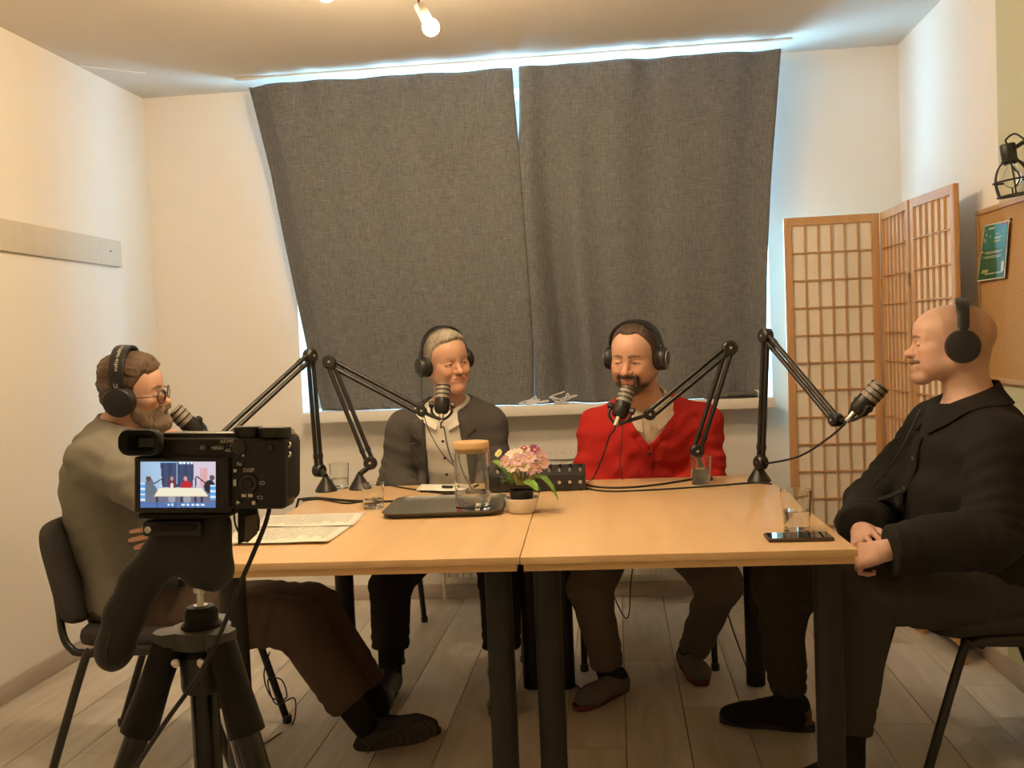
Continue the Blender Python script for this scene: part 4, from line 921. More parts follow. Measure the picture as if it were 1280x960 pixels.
def person(label, g, Hd, J, B, hands, fineh=.0028, seat=None):
    """Hd=(R,o,scale). Returns (object, H)"""
    R, o, sc = Hd[:3]; stv = A(*Hd[3]) if len(Hd) > 3 else A(1, 1, 1)
    pts = [o] + [J[k] for k in J if 'foot' not in k] + [J['foot' + q][1] for q in 'LR']; lo, hi = bbox(pts, .19); hlo, hhi = o - .155 * sc, o + .155 * sc; hlo[2] = min(hlo[2], J['neck'][2] - .02)
    fine = [[(hlo[i], hhi[i], fineh)] for i in range(3)]
    for s, hd in hands.items():
        wr = J['wr' + s]; c = wr + unit(hd['d']) * .07; st_ = hd.get('fine', .005)
        for i in range(3): fine[i].append((c[i] - .095, c[i] + .095, st_))
    F = Field([axis_pts(lo[i], hi[i], .014, fine[i]) for i in range(3)]); H = L(F, R, o, sc, stv)
    torso_shape(F, J, 0, B); arms_shape(F, J, -.004, .03); legs_shape(F, J, -.004, .03)
    for s in 'LR':
        h0, t0, fu = J['foot' + s]; F.cap(J['an' + s], h0 + (t0 - h0) * .18 + fu * .045, .032, .026, .02); F.cap(h0 + (t0 - h0) * .18 + fu * .036, h0 + (t0 - h0) * .78 + fu * .030, .022, .015, .02)
    head_shape(H, g); nb = J['neck'] - torso_frame(J)[:, 2] * .04
    F.cap(H.w((-.024, 0, -.045)), nb, .050 * sc * g.get('neckw', 1), .062 * g.get('neckw', 1), .03)
    for s, hd in hands.items(): hand_shape(F, J['wr' + s], hd['d'], hd['n'], hd['side'], hd.get('curl', (.35, .45, .3)), hd.get('thumb', (.7, .3)), hd.get('sc', .98), hd.get('spread', 1))
    if seat: seat_cut(F, *SEAT[seat], .482)
    V, Q = F.mesh(); Q = keep_big(V, Q, .05); pl_ = ((V - o) @ R) / sc / stv; col = np.tile(np.array(g['skin']), (len(V), 1)); hm = (pl_[:, 2] > -.16) & (np.abs(pl_[:, 1]) < .13) & (np.abs(pl_[:, 0]) < .16); col[hm] = head_color(pl_[hm], g)
    for s in hands:
        dd = np.linalg.norm(V - (J['wr' + s] + unit(hands[s]['d']) * .11), axis=1); m = np.exp(-(dd / .06) ** 2)[:, None] * .35; col = col * (1 - m) + np.array(g['skin']) * np.array([1, .72, .66]) * m
    ob = link(np_mesh('person', V, Q, col), 'person', M_skin, None, label, 'person')
    for y in (-1, 1):                                    # eyeballs with iris and pupil
        mb = MB(); c = H.w((.0752, y * .031, .003)); mb.sphere(c, .0127 * sc, 24, 18); me = mb.mesh('eye', 0); ca = me.color_attributes.new('tint', 'FLOAT_COLOR', 'POINT')
        gz = unit(R @ A(*g.get('gaze', (1, 0, -.05))))
        for i, v in enumerate(me.vertices):
            a = math.acos(max(-1, min(1, float(unit(A(*v.co) - c) @ gz)))); ca.data[i].color = (.006, .006, .006, 1) if a < .2 else ((.07, .045, .025, 1) if a < .5 else (.62, .56, .50, 1))
        link(me, 'eye', M_eyew, ob)
    return ob, H
def hair_col(base, var, seed):
    def f(V):
        n = hnoise(V[:, 0], V[:, 1], V[:, 2] * .4, 260, seed); n2 = hnoise(V[:, 0], V[:, 1], V[:, 2], 60, seed + 1); return np.clip(np.array(base) * (1 + var * n + var * .6 * n2)[:, None], 0, 1)
    return f
def hairline(pts): xs = [p[0] for p in pts]; zs = [p[1] for p in pts]; return lambda x: np.interp(x, xs, zs)
def collar(name, m, person, base, axis, fwd, r0, r1, h, th, gap, label=None, drop=.03, F=None):
    """turned collar around a neck, open at the front"""
    ax = unit(axis); f = np.asarray(fwd, float); f = unit(f - ax * (f @ ax)); lat = np.cross(ax, f); n = 40; V = []; F_ = []
    th0 = gap
    for lay in range(4):
        for i in range(n + 1):
            a = th0 + (2 * math.pi - 2 * th0) * i / n; fr = (1 + math.cos(a)) / 2; e = abs(i / n - .5) * 2
            dr = f * math.cos(a) * 1.08 + lat * math.sin(a)
            top = base + ax * (h * (1 - .45 * e ** 4) - .025 * fr) + dr * r1
            lowd = drop * (1 + .9 * e ** 6); low = base + ax * (h * .25 - lowd * .6 - .05 * fr) + dr * (r0 + .008 + .012 * e ** 4)
            if F is not None:
                for _ in range(40):
                    ii = [int(np.clip(np.searchsorted(F.ax[c], low[c]), 0, len(F.ax[c]) - 1)) for c in range(3)]
                    if F.v[ii[0], ii[1], ii[2]] > .004: break
                    low = low + unit(dr + ax * .9) * .0025
            inn = base + ax * (-.03 - .04 * fr) + dr * (r0 - .010)
            V.append([top - dr * th * .5, top + dr * th * .7 + ax * .001, low + dr * th * .6, low][lay] if lay < 3 else inn)
    W = n + 1
    for l_ in range(2):
        for i in range(n): F_.append((l_ * W + i, l_ * W + i + 1, (l_ + 1) * W + i + 1, (l_ + 1) * W + i))
    for i in range(n): F_.append((0 * W + i, 3 * W + i, 3 * W + i + 1, 0 * W + i + 1))
    for i in range(n): F_.append((2 * W + i, 2 * W + i + 1, 3 * W + i + 1, 3 * W + i))
    F_.append((0, W, 2 * W, 3 * W)); F_.append((n, 3 * W + n, 2 * W + n, W + n))
    return MB().add(V, F_).build(name, m, person, label, sharp=50)
def neck_axis(J, H): nb = J['neck'] - torso_frame(J)[:, 2] * .04; return unit(H.w((-.024, 0, -.045)) - nb)
def surf_strip(F, R, o, path, wd, th, n=24):
    """strip following the front surface of a field: path=[(lat,up)] in the torso frame; returns MB"""
    V, Q = None, None
    f, l, u = R.T; P = spline([(a, b, 0) for a, b in path], 8); out = []
    def front(lat, up_):
        best = None; ts = np.linspace(.45, -.12, 160)
        pts = o + l * lat + u * up_ + ts[:, None] * f
        idx = [np.clip(np.searchsorted(F.ax[i], pts[:, i]), 0, len(F.ax[i]) - 1) for i in range(3)]; vals = F.v[idx[0], idx[1], idx[2]]; k = np.nonzero(vals < 0)[0]
        return pts[k[0]] if len(k) else pts[-1]
    C = [front(p[0], p[1]) for p in P]; C = [C[0]] + [(C[i - 1] + 2 * C[i] + C[i + 1]) / 4 for i in range(1, len(C) - 1)] + [C[-1]]
    return C, [f] * len(C)
def front_pt(F, R, o, lat, up_): return surf_strip(F, R, o, [(lat, up_), (lat, up_ + .001)], 0, 0)[0][0]
def shoe(kind, person, heel, fwd, up, mats, Ls=.285):
    """heel: point under the heel on the sole plane"""
    R = frame(fwd, up); o = np.asarray(heel, float); s = Ls / .285; F = Field.uni(A(-.06, -.08, -.03), A(.32, .08, .16), .004); e = L(F, np.eye(3), (0, 0, 0), s)
    if kind == 'slipper':
        e.ell((.045, 0, .035), (.050, .038, .036), .0); e.cap((.06, 0, .034), (.19, .004, .030), .040, .040, .03); e.ell((.215, .006, .026), (.058, .046, .028), .03)
        e.ell((.03, 0, .085), (.032, .028, .05), .01, 's'); e.ell((.045, 0, .07), (.045, .030, .03), .008, 's')
    else:
        e.ell((.045, 0, .035), (.046, .036, .045), .0); e.cap((.06, 0, .045), (.19, .004, .028), .042, .038, .03); e.ell((.220, .006, .024), (.060, .045, .030), .03)
        e.cap((.045, 0, .05), (.04, 0, .10 if kind == 'boot' else .075), .038, .037, .02); e.cap((.09, 0, .07), (.15, 0, .052), .028, .022, .025)
    F.v = np.maximum(F.v, -(F.xyz()[2] - .001)).astype(np.float32)
    V, Q = F.mesh(); Q = keep_big(V, Q, .1); W = lambda P: o + (np.asarray(P) * 1.0) @ R.T
    up_ = link(np_mesh('shoe', W(V), Q, None, 1), 'shoe', mats[0], person)
    ol = [];
    for k in range(40):
        a = 2 * math.pi * k / 40; x = math.cos(a); y = math.sin(a); xx = .135 + .147 * x; wd = .037 + .010 * sstep(-.2, .7, x) - .004 * np.exp(-((x + .1) / .3) ** 2); ol.append((xx * s, (wd * abs(y) ** .75 * (1 if y > 0 else -1) + .005 * x) * s))
    th = .014 if kind == 'slipper' else .024
    sl = MB().prism(ol, W((0, 0, -.004)), R[:, 0], R[:, 1], R[:, 2], th).build('sole', mats[1], up_, sharp=45)
    if kind == 'slipper' and mats[2] is not None: MB().tube([W((p[0] * 1.0, p[1] * 1.03, th - .003)) for p in ol], .0035, 6, closed=True).build('trim', mats[2], up_)
    if kind == 'sneaker':
        Fh = Field.uni(A(-.06, -.08, -.01), A(.09, .08, .12), .004); h = L(Fh, np.eye(3), (0, 0, 0), s); h.ell((.045, 0, .035), (.0475, .0385, .046), 0); h.cap((.045, 0, .05), (.04, 0, .06), .0395, .038, .02); h.ell((.112, 0, .062), (.062, .07, .06), .004, 's'); Fh.v = np.maximum(Fh.v, -(Fh.xyz()[2] - .016)).astype(np.float32)
        v2, q2 = Fh.mesh(); link(np_mesh('heel_panel', W(v2), keep_big(v2, q2, .1), None, 1), 'heel_panel', mats[2], up_)
    if kind in ('sneaker', 'boot'):
        nl = 5 if kind == 'sneaker' else 6
        for i in range(nl):
            x = .165 - i * .021; z = .058 + i * .0085; MB().tube([W((x, -.022, z - .004)), W((x - .004, -.008, z + .009)), W((x - .008, .008, z + .009)), W((x - .012, .022, z - .002))], .0026, 6, sub=3).build('lace', M_cable, up_)
        for sg in (-1, 1): MB().tube([W((.075, 0, .100)), W((.085, sg * .025, .112)), W((.098, sg * .045, .098)), W((.095, sg * .03, .085)), W((.078, 0, .098))], .0022, 6, sub=5).build('lace_loop', M_cable, up_)
    if kind == 'tread':
        for i in range(11):
            x = .03 + i * .022; yw = .024 + .007 * (i > 5); MB().tube([W((x - .008, -yw, -.005)), W((x + .010, 0, -.006)), W((x - .004, yw, -.005))], .0038, 6, sub=4).build('tread_rib', mats[2], sl)
    return up_
M_sock = fabric('black_sock', (.012, .012, .012)); M_socka = fabric('charcoal_sock', (.03, .032, .032))
def sock(person, J, k, frac, m):
    h0, t0, fu = J['foot' + k]; kn, an = J['kn' + k], J['an' + k]
    return MB().tube([kn * frac + an * (1 - frac), an, h0 + (t0 - h0) * .17 + fu * .050, h0 + (t0 - h0) * .34 + fu * .040, h0 + (t0 - h0) * .60 + fu * .032], [.047, .0425, .038, .033, .026], 16, sub=5).build('sock', m, person, sharp=0)
def headphones(label, H, style, mats, tilt=0.0):
    """over-ear headphones on head frame H"""
    t = thing('headphones', label, 'headphones', H.w((0, 0, .13)), 'headphones')
    mc, mp, ms = mats; s = H.s; bx = style.get('bx', 0.0); W = lambda p: H.w(p); R = H.R
    rc = style.get('r', .043)
    for y in (-1, 1):
        c = A(style.get('cx', -.016), y * .083, -.004); ay = A(0, y, 0)
        cup = MB().lathe([(.0, .004), (rc * .9, .004), (rc, .010), (rc, .022), (rc * .93, .030), (rc * .6, .034), (0, .035)], W(c), R @ ay, 32).build('ear_cup', mc, t)
        MB().lathe([(rc * .55, -.012), (rc * .9, -.013), (rc * 1.03, -.006), (rc * 1.03, .003), (rc * .95, .008), (rc * .5, .006)], W(c), R @ ay, 32, caps=False).build('cushion', mp, cup)
        if style.get('ring'): MB().lathe([(rc * .72, .0335), (rc * .72, .0355), (rc * .66, .0355), (rc * .66, .0335)], W(c), R @ ay, 32, caps=False).build('rim', ms, cup)
        yk = MB().sweep([W(c + A(bx * q, y * (.020 - .010 * q), .015 + .05 * q)) for q in np.linspace(0, 1, 6)], [R @ ay] * 6, .024 * s, .010 * s); yk.build('yoke', mc, t)
        if style.get('mark'): MB().add(*text_mesh(style['mark'], .018, W(c + A(bx * .9, y * .0185, .052)), R @ A(-y * -1 if False else (1 if y < 0 else -1), 0, 0), R @ A(0, 0, 1), R @ ay, .0010)).build('lettering', mats[2], t, sharp=0)
        if style.get('slider'): MB().box(W(c + A(bx * .85, y * .0135, .048)), (.027 * s, .003, .010), np.stack([R[:, 0], R[:, 1], R[:, 2]], 1), bev=.001).build('slider', ms, t)
    n = 29; top = style.get('top', .130)
    def arc(off=0, xo=0):
        P = []; U = []
        for i in range(n):
            a = math.pi * i / (n - 1); yy = -.092 * math.cos(a) * (1 + off * 3); zz = .045 + (top - .045 + off) * math.sin(a) ** .85; P.append(W((style.get('cx', -.016) + bx + xo * math.sin(a), yy, zz))); U.append(R @ unit(A(0, -math.cos(a), math.sin(a) + .05)))
        return P, U
    if style.get('double'):
        for xo in (-.014, .016):
            P, U = arc(0, xo); MB().sweep(P, U, .010 * s, .006 * s).build('headband', mc, t)
    else:
        P, U = arc(); wd = [style.get('wd', 1) * (.030 + .006 * math.sin(math.pi * i / (n - 1))) * s for i in range(n)]; hb = MB().sweep(P, U, wd, style.get('th', .011) * s).build('headband', mc, t)
        if style.get('text'):
            mbt = MB(); tx_ = style['text']; k0 = style.get('t0', 4.2); dk = style.get('dk', .62)
            for i, ch in enumerate(tx_):
                q = k0 + i * dk; j = int(q); fr = q - j; p = P[j] * (1 - fr) + P[j + 1] * fr; u = unit(U[j] * (1 - fr) + U[j + 1] * fr); tg = unit(P[j + 1] - P[j]); fx = np.cross(tg, u); mbt.add(*text_mesh(ch, .0165, p, tg, -fx, u, style.get('th', .011) / 2 * s + .0012))
            mbt.build('lettering', ms, hb, sharp=0)
    return t
M_hpb = mat('headphone_black', (.012, .012, .012), .42); M_hpp = mat('headphone_pad', (.014, .0135, .013), .75); M_hps = mat('headphone_grey', (.42, .41, .39), .35, .6); M_hpt = mat('headphone_lettering', (.7, .69, .66), .5)

# ------------------------------------------------------------------ man in the grey sweater (bearded, glasses)
g1 = dict(skin=(.60, .36, .255), brow_col=(.10, .065, .045), jaw=.95, nose=1.12, slit=.0022, gaze=(1, .1, -.25), neckw=.97)
R1 = frame((.97, .14, -.04), (.06, -.18, .98)); s1 = .98
o1 = at(148, 503, 2.785) - R1 @ (A(-.016, -.10, -.004) * s1 * A(.93, .97, 1))
J1 = dict(pelvis=at(166, 750, 2.88), neck=at(149, 541, 2.89), shR=at(117, 577, 2.715), shL=at(158, 566, 3.05), elR=at(226, 640, 2.61), wrR=at(219, 572, 2.73), elL=at(238, 655, 2.98), wrL=at(236, 664, 2.70),
          hipR=at(192, 772, 2.79), hipL=at(196, 762, 2.97), knR=at(370, 778, 2.77), knL=at(392, 758, 2.95), anR=at(450, 897, 2.845), anL=at(470, 880, 2.99), toR=at(525, 912, 2.83), toL=at(540, 900, 3.02))
J1['footR'] = (at(447, 934, 2.845), at(543, 908, 2.82), unit(A(-.08, .95, .25))); J1['footL'] = (J1['anL'] * A(1, 1, 0) + A(-.05, -.01, .006), J1['anL'] * A(1, 1, 0) + A(.20, .07, .006), A(0, 0, 1))
hands1 = dict(R=dict(d=at(205, 536, 2.79) - J1['wrR'], n=A(.2, -.9, -.3), side=1, curl=(1.0, 1.2, .7), thumb=(.5, .2), fine=.0035), L=dict(d=at(190, 674, 2.665) - J1['wrL'], n=A(-.2, -.95, .1), side=-1, curl=(.25, .35, .2), fine=.0032))
p1, H1 = person('bearded man with glasses in grey sweater resting his chin on his hand', g1, (R1, o1, s1, (.93, .97, 1)), J1, dict(cw=.165, bw=.165, bd=.14, cd=.135, boff=-.008, coff=-.03), hands1, .0028, 1)
hl = hairline([(-.12, -.075), (-.06, -.06), (-.02, -.02), (.0, -.01), (.018, -.012), (.030, .03), (.055, .062), (.075, .072), (.10, .080)])
def t1(x, y, z):
    d = z - hl(x) - .010 * (np.abs(y) > .05) * (x > .02); th = .007 + .013 * sstep(.03, .11, z) - .008 * sstep(.06, .10, x) + .007 * sstep(.0, -.08, x)
    st_ = .0024 * hnoise(x * .6, y, z * .8, 210, 3) + .0034 * hnoise(x * .5, y, z, 75, 4)
    return np.where(d > 0, (th + st_) * sstep(0, .016, d) - .0005, -.003)
shell_hair('hair', g1, t1, H1, p1, hair_col((.095, .056, .031), .25, 5), .0028)
bl = hairline([(-.02, -.10), (.005, -.03), (.03, -.032), (.055, -.045), (.075, -.040), (.09, -.034), (.12, -.034)])
def tb1(x, y, z):
    d = np.minimum(bl(x) - z, (x - .002) * 1.2); lipm = ((y / .019) ** 2 + ((z + .0605) / .0055) ** 2 < 1) & (x > .08)
    th = .005 + .011 * sstep(-.06, -.10, z) * sstep(.02, .06, x) + .004 * sstep(.07, .09, x); st_ = .0016 * hnoise(x, y, z * .7, 300, 8)
    return np.where((d > 0) & ~lipm, (th + st_) * sstep(0, .014, d) - .0005, -.003)
shell_hair('beard', g1, tb1, H1, p1, hair_col((.185, .135, .092), .20, 9), .0028, hi=(.16, .12, .02))
M_sweat = fabric('grey_sweater_knit', (.20, .188, .155), .15, 420, bm=.35)
lo, hi = bbox([J1[k] for k in ('pelvis', 'neck', 'shR', 'shL', 'elR', 'elL', 'wrR', 'wrL')], .20); F = Field.uni(lo, hi, .0068)
torso_shape(F, J1, .016, dict(cw=.165, bw=.17, bd=.14, cd=.135, boff=-.008, coff=-.03)); arms_shape(F, J1, .014, .035, flat=True, fold=True, cuff=.93, ew=.004)
F.wrinkle(.0040, [(70, (.3, .1, 1), 1), (45, (1, -.3, .7), 1), (110, (.2, .5, 1), .5)], 2); up1 = torso_frame(J1)[:, 2]
F.cap(J1['neck'] - up1 * .012 + A(.012, 0, 0), H1.w((-.02, 0, -.03)), .066, .085, .01, 's'); F.ell(J1['pelvis'] - A(0, 0, .13), (.5, .5, .105), None, .01, 's')
seat_cut(F, *SEAT[1]); clothing('sweater', F, M_sweat, p1, 'grey crew-neck sweater')
Fs1 = F
nk = []
for k in range(28):
    a = 2 * math.pi * k / 28; f_, l_, u_ = torso_frame(J1).T; nk.append(J1['neck'] + u_ * (.014 - .030 * math.cos(a)) + A(.012, 0, 0) + f_ * (math.cos(a) * .074 + .002) + l_ * math.sin(a) * .074)
MB().tube(nk, .007, 8, closed=True).build('collar', fabric('black_rib', (.014, .013, .012)), p1)
M_brown = fabric('brown_cotton', (.072, .049, .036), .12, 300, bm=.2)
lo, hi = bbox([J1[k] for k in ('pelvis', 'hipR', 'hipL', 'knR', 'knL', 'anR', 'anL')], .17); F = Field.uni(lo, hi, .007)
F.ell(J1['pelvis'], A(.135, .178, .12), torso_frame(J1), .05); legs_shape(F, J1, .014, .03, flat=True, fold=True, hem=.82, rs=(.062, .056)); F.wrinkle(.003, [(60, (1, 0, 1), 1), (40, (.3, .3, 1), 1)], 6)
seat_cut(F, *SEAT[1]); clothing('trousers', F, M_brown, p1, 'loose brown trousers')
for k in 'RL': sock(p1, J1, k, .28, M_sock)
M_sh1 = fabric('dark_grey_canvas', (.035, .037, .038)); M_so1 = mat('dark_rubber_sole', (.022, .021, .018), .7)
shoe('tread', p1, J1['footR'][0], J1['footR'][1] - J1['footR'][0], J1['footR'][2], (M_sh1, M_so1, mat('tread_rubber', (.04, .038, .032), .6)), .26)
shoe('slipper', p1, J1['footL'][0], J1['footL'][1] - J1['footL'][0], (0, 0, 1), (M_sh1, M_so1, None), .26)
gl = thing('eyeglasses', 'thin dark-rimmed eyeglasses worn by the bearded man', 'glasses', H1.w((.1, 0, 0))); M_rim = mat('dark_rim', (.03, .018, .015), .35); M_lens = mat('lens', (1, 1, 1), .0, trans=1, ior=1.05)
for y in (-1, 1):
    ring = [H1.w((.1105 - .010 * (abs(math.cos(a) * .024 + y * .034) / .055) ** 2, y * .034 + math.cos(a) * .0255, -.003 + math.sin(a) * .0220 * (1 - .12 * (math.sin(a) < 0)))) for a in np.linspace(0, 2 * math.pi, 32, endpoint=False)]
    rm = MB().tube(ring, .0020, 6, closed=True).build('rim', M_rim, gl)
    c = sum(ring) / 32; nn = len(ring); fx = R1[:, 0] * .0006
    MB().add([c + fx] + [p + fx for p in ring] + [c - fx] + [p - fx for p in ring], [(0, 1 + i, 1 + (i + 1) % nn) for i in range(nn)] + [(nn + 1, nn + 2 + (i + 1) % nn, nn + 2 + i) for i in range(nn)]).build('lens', M_lens, rm)
    MB().tube([H1.w((.100, y * .056, .004)), H1.w((.085, y * .072, .006)), H1.w((.03, y * .080, .004)), H1.w((-.01, y * .083, .002))], .0018, 6, sub=4).build('temple', M_rim, gl)
MB().tube([H1.w((.1085, -.010, .002)), H1.w((.111, 0, .005)), H1.w((.1085, .010, .002))], .0014, 6, sub=3).build('bridge', M_rim, gl)
headphones('black headphones with white lettering worn by the bearded man', H1, dict(r=.046, top=.150, text='audio-technica', bx=-.004, t0=3.6, dk=.70, mark='U', th=.012, wd=1.35), (M_hpb, M_hpp, M_hpt))

# ------------------------------------------------------------------ man in the grey blazer
g2 = dict(skin=(.58, .33, .225), brow_col=(.26, .19, .14), browd=.6, jaw=.97, nose=1.05, smile=.3, slit=.0022, gaze=(1, .25, -.1), fat=.002)
R2 = frame((.60, -.79, -.10), (-.10, -.10, 1)); s2 = 1.03
o2 = at(528, 459.5, 3.80) - R2 @ (A(-.016, -.098, -.004) * s2)
J2 = dict(pelvis=A(-.66, 4.03, .57), neck=at(563, 513, 3.93), shR=at(508, 537, 3.95), shL=at(609, 531, 3.98), elR=at(492, 602, 3.90), elL=at(622, 592, 3.90), wrR=A(-.775, 3.72, .655), wrL=A(-.53, 3.73, .64),
          hipR=A(-.75, 4.0, .50), hipL=A(-.56, 4.0, .50), knR=at(488, 728, 3.44), knL=at(625, 724, 3.44), anR=at(488, 838, 3.42), anL=at(628, 842, 3.38), toR=at(490, 872, 3.28), toL=at(630, 876, 3.22))
for k_, q_ in (('R', -.04), ('L', .03)): h_ = J2['an' + k_] * A(1, 1, 0) + A(0, .045, .006); J2['foot' + k_] = (h_, h_ + unit(A(q_, -1, 0)) * .28, A(0, 0, 1))
hands2 = dict(R=dict(d=A(.5, -.85, -.15), n=A(0, -.1, 1), side=1, fine=.005), L=dict(d=A(-.5, -.85, -.15), n=A(0, -.1, 1), side=-1, fine=.005))
p2, H2 = person('grey-haired man in dark grey blazer looking toward the bald man', g2, (R2, o2, s2), J2, dict(cw=.16, bw=.155, bd=.125), hands2, .0030, 2)
hl2 = hairline([(-.12, -.06), (-.06, -.05), (-.02, -.01), (.0, .0), (.02, .01), (.035, .055), (.060, .082), (.085, .088), (.11, .092)])
def t2(x, y, z):
    d = z - hl2(x) + .006 * hnoise(x, y, z, 90, 2) * .4; th = .005 + .009 * sstep(.05, .11, z); st_ = .0016 * hnoise(x, y, z * .5, 170, 13)
    return np.where(d > 0, (th + st_) * sstep(0, .018, d) - .0005, -.003)
shell_hair('hair', g2, t2, H2, p2, hair_col((.30, .26, .20), .28, 15), .003)
M_wshirt = fabric('white_shirt_cotton', (.78, .74, .66), .03, 300, .8, .08); M_blaz = fabric('charcoal_blazer_wool', (.085, .077, .071), .16, 450, bm=.15)
TF = torso_frame(J2); f_, l_, u_ = TF.T; L2 = np.linalg.norm(J2['neck'] - J2['pelvis'])
lo, hi = bbox([J2[k] for k in ('pelvis', 'neck', 'shR', 'shL', 'elR', 'elL', 'wrR', 'wrL')], .19); F = Field.uni(lo, hi, .0068); torso_shape(F, J2, .010, dict(cw=.16, bw=.158, bd=.13)); F.wrinkle(.0022, [(60, (.4, 0, 1), 1), (35, (1, 0, .6), 1)], 12)
F.cap(J2['neck'] - u_ * .005 + f_ * .01, H2.w((-.02, 0, -.03)), .060, .08, .006, 's'); seat_cut(F, *SEAT[2]); clothing('shirt', F, M_wshirt, p2, 'white shirt with dark buttons'); Fsh = F
for i in range(5):
    c = front_pt(Fsh, TF, J2['pelvis'], -.034, L2 * (.80 - .155 * i)); MB().lathe([(0, 0), (.0052, 0), (.0055, .0015), (.004, .0026), (0, .0026)], c, f_, 12).build('button', M_mattblack, p2)
collar('collar', M_wshirt, p2, J2['neck'] + neck_axis(J2, H2) * .018 + f_ * .004, neck_axis(J2, H2), unit(f_ - l_ * .25), .072, .064, .046, .004, .22, F=Fsh)
F = Field.uni(lo, hi, .0068); torso_shape(F, J2, .024, dict(cw=.166, bw=.166, bd=.135)); arms_shape(F, J2, .020, .035, flat=True, fold=True, cuff=.92, ew=.004); F.wrinkle(.0030, [(55, (.4, 0, 1), 1), (35, (1, 0, .5), 1)], 17)
X, Y, Z = F.xyz(); q = [X - J2['pelvis'][0], Y - J2['pelvis'][1], Z - J2['pelvis'][2]]; la = sum(q[i] * l_[i] for i in range(3)); uu = sum(q[i] * u_[i] for i in range(3)); ff = sum(q[i] * f_[i] for i in range(3))
wd2 = np.interp(uu / L2, [-.3, .1, .45, .7, .9, 1.05], [.090, .085, .080, .074, .070, .066]); cutd = np.maximum(np.abs(la + .032) - wd2, .01 - ff); F.v = np.maximum(F.v, -cutd).astype(np.float32)
F.cap(J2['neck'] - u_ * .0 + f_ * .012, H2.w((-.02, 0, -.03)), .082, .098, .006, 's'); seat_cut(F, *SEAT[2]); clothing('blazer', F, M_blaz, p2, 'open dark grey wool blazer')
for sg in (-1, 1):          # notched lapels lying on the blazer front
    nu_, nv_ = 7, 22; V = []; Fq = []
    for j in range(nv_ + 1):
        t = j / nv_; up_ = L2 * (1.0 - .62 * t); inner = float(np.interp(up_ / L2, [.3, .45, .7, .9, 1.05], [.082, .080, .074, .070, .066])); outer = inner + .062 * (math.sin(math.pi * min(1, .25 + t * .75)) ** .7) * (1 - .55 * (abs(t - .30) < .035))
        for i in range(nu_ + 1):
            u = i / nu_; p = front_pt(F, TF, J2['pelvis'], -.032 + sg * (inner + .004 + (outer - inner) * u), up_); V.append(p + f_ * (.0065 + .003 * (1 - u)))
    N0 = len(V)
    for j in range(nv_):
        for i in range(nu_): a = j * (nu_ + 1) + i; Fq.append((a, a + 1, a + nu_ + 2, a + nu_ + 1))
    Fq += [tuple(N0 + k for k in reversed(q_)) for q_ in list(Fq)]; V += [v - f_ * .006 for v in V]
    rim_ = list(range(nu_ + 1)) + [j * (nu_ + 1) + nu_ for j in range(1, nv_ + 1)] + [nv_ * (nu_ + 1) + i for i in range(nu_ - 1, -1, -1)] + [j * (nu_ + 1) for j in range(nv_ - 1, 0, -1)]
    Fq += [(a, N0 + a, N0 + b, b) for a, b in zip(rim_, rim_[1:] + rim_[:1])]
    MB().add(V, Fq).build('lapel', M_blaz, p2, sharp=0)
M_blk = fabric('black_trouser_cloth', (.016, .0145, .013), .15, 400, bm=.12)
lo, hi = bbox([J2[k] for k in ('pelvis', 'hipR', 'hipL', 'knR', 'knL', 'anR', 'anL')], .17); F = Field.uni(lo, hi, .0075); F.ell(J2['pelvis'], A(.13, .172, .12), TF, .05); legs_shape(F, J2, .012, .03, flat=True, fold=True, hem=.74, rs=(.064, .056)); seat_cut(F, *SEAT[2]); clothing('trousers', F, M_blk, p2, 'black cropped trousers')
M_bl = mat('black_leather', (.014, .011, .009), .35, bump=(90, .2)); M_bsole = mat('black_rubber', (.012, .011, .01), .6)
for k in 'RL':
    sock(p2, J2, k, .34, M_sock); shoe('boot', p2, J2['foot' + k][0], J2['foot' + k][1] - J2['foot' + k][0], (0, 0, 1), (M_bl, M_bsole, None), .28)
headphones('slim black headphones with double band worn by the grey-haired man', H2, dict(r=.040, top=.140, double=True, ring=True), (M_hpb, M_hpp, mat('dark_ring', (.05, .05, .05), .3)))
fw2 = H2.w((-.006, -.112, -.04)); cable('thin headphone cable hanging down the front of the blazer man', [fw2, fw2 + A(.005, -.03, -.09), at(533, 530, 3.75), at(548, 560, 3.72), at(562, 577, 3.70), at(575, 590, 3.66), onz(590, 606, TZ + .01)], .0018, 'headphone cables')

# ------------------------------------------------------------------ man in the red cardigan
def st3(x, y, z):
    ay = np.abs(y); m = np.exp(-((ay - .034) / .012) ** 2) * (z < -.045) * (z > -.10) * .8 + sstep(-.066, -.078, z) * sstep(.0, .035, x) * .85 + np.exp(-((z + .046) / .0055) ** 2) * (ay < .030) * (x > .07) * .75 + sstep(-.035, -.065, z) * sstep(-.02, .02, x) * .35; return np.clip(m, 0, .9) * (x > -.02) * sstep(-.14, -.115, z)
g3 = dict(skin=(.62, .36, .255), brow_col=(.12, .07, .045), jaw=1.06, fat=.006, nose=1.08, smile=1.0, slit=.0012, gaze=(1, -.1, -.4), stubble=(st3, (.075, .045, .032)), neckw=1.12)
R3 = frame((-.36, -.91, -.20), (-.05, -.22, 1)); s3 = 1.06
o3 = at(829, 448, 3.65) - R3 @ (A(-.016, .098, -.004) * s3)
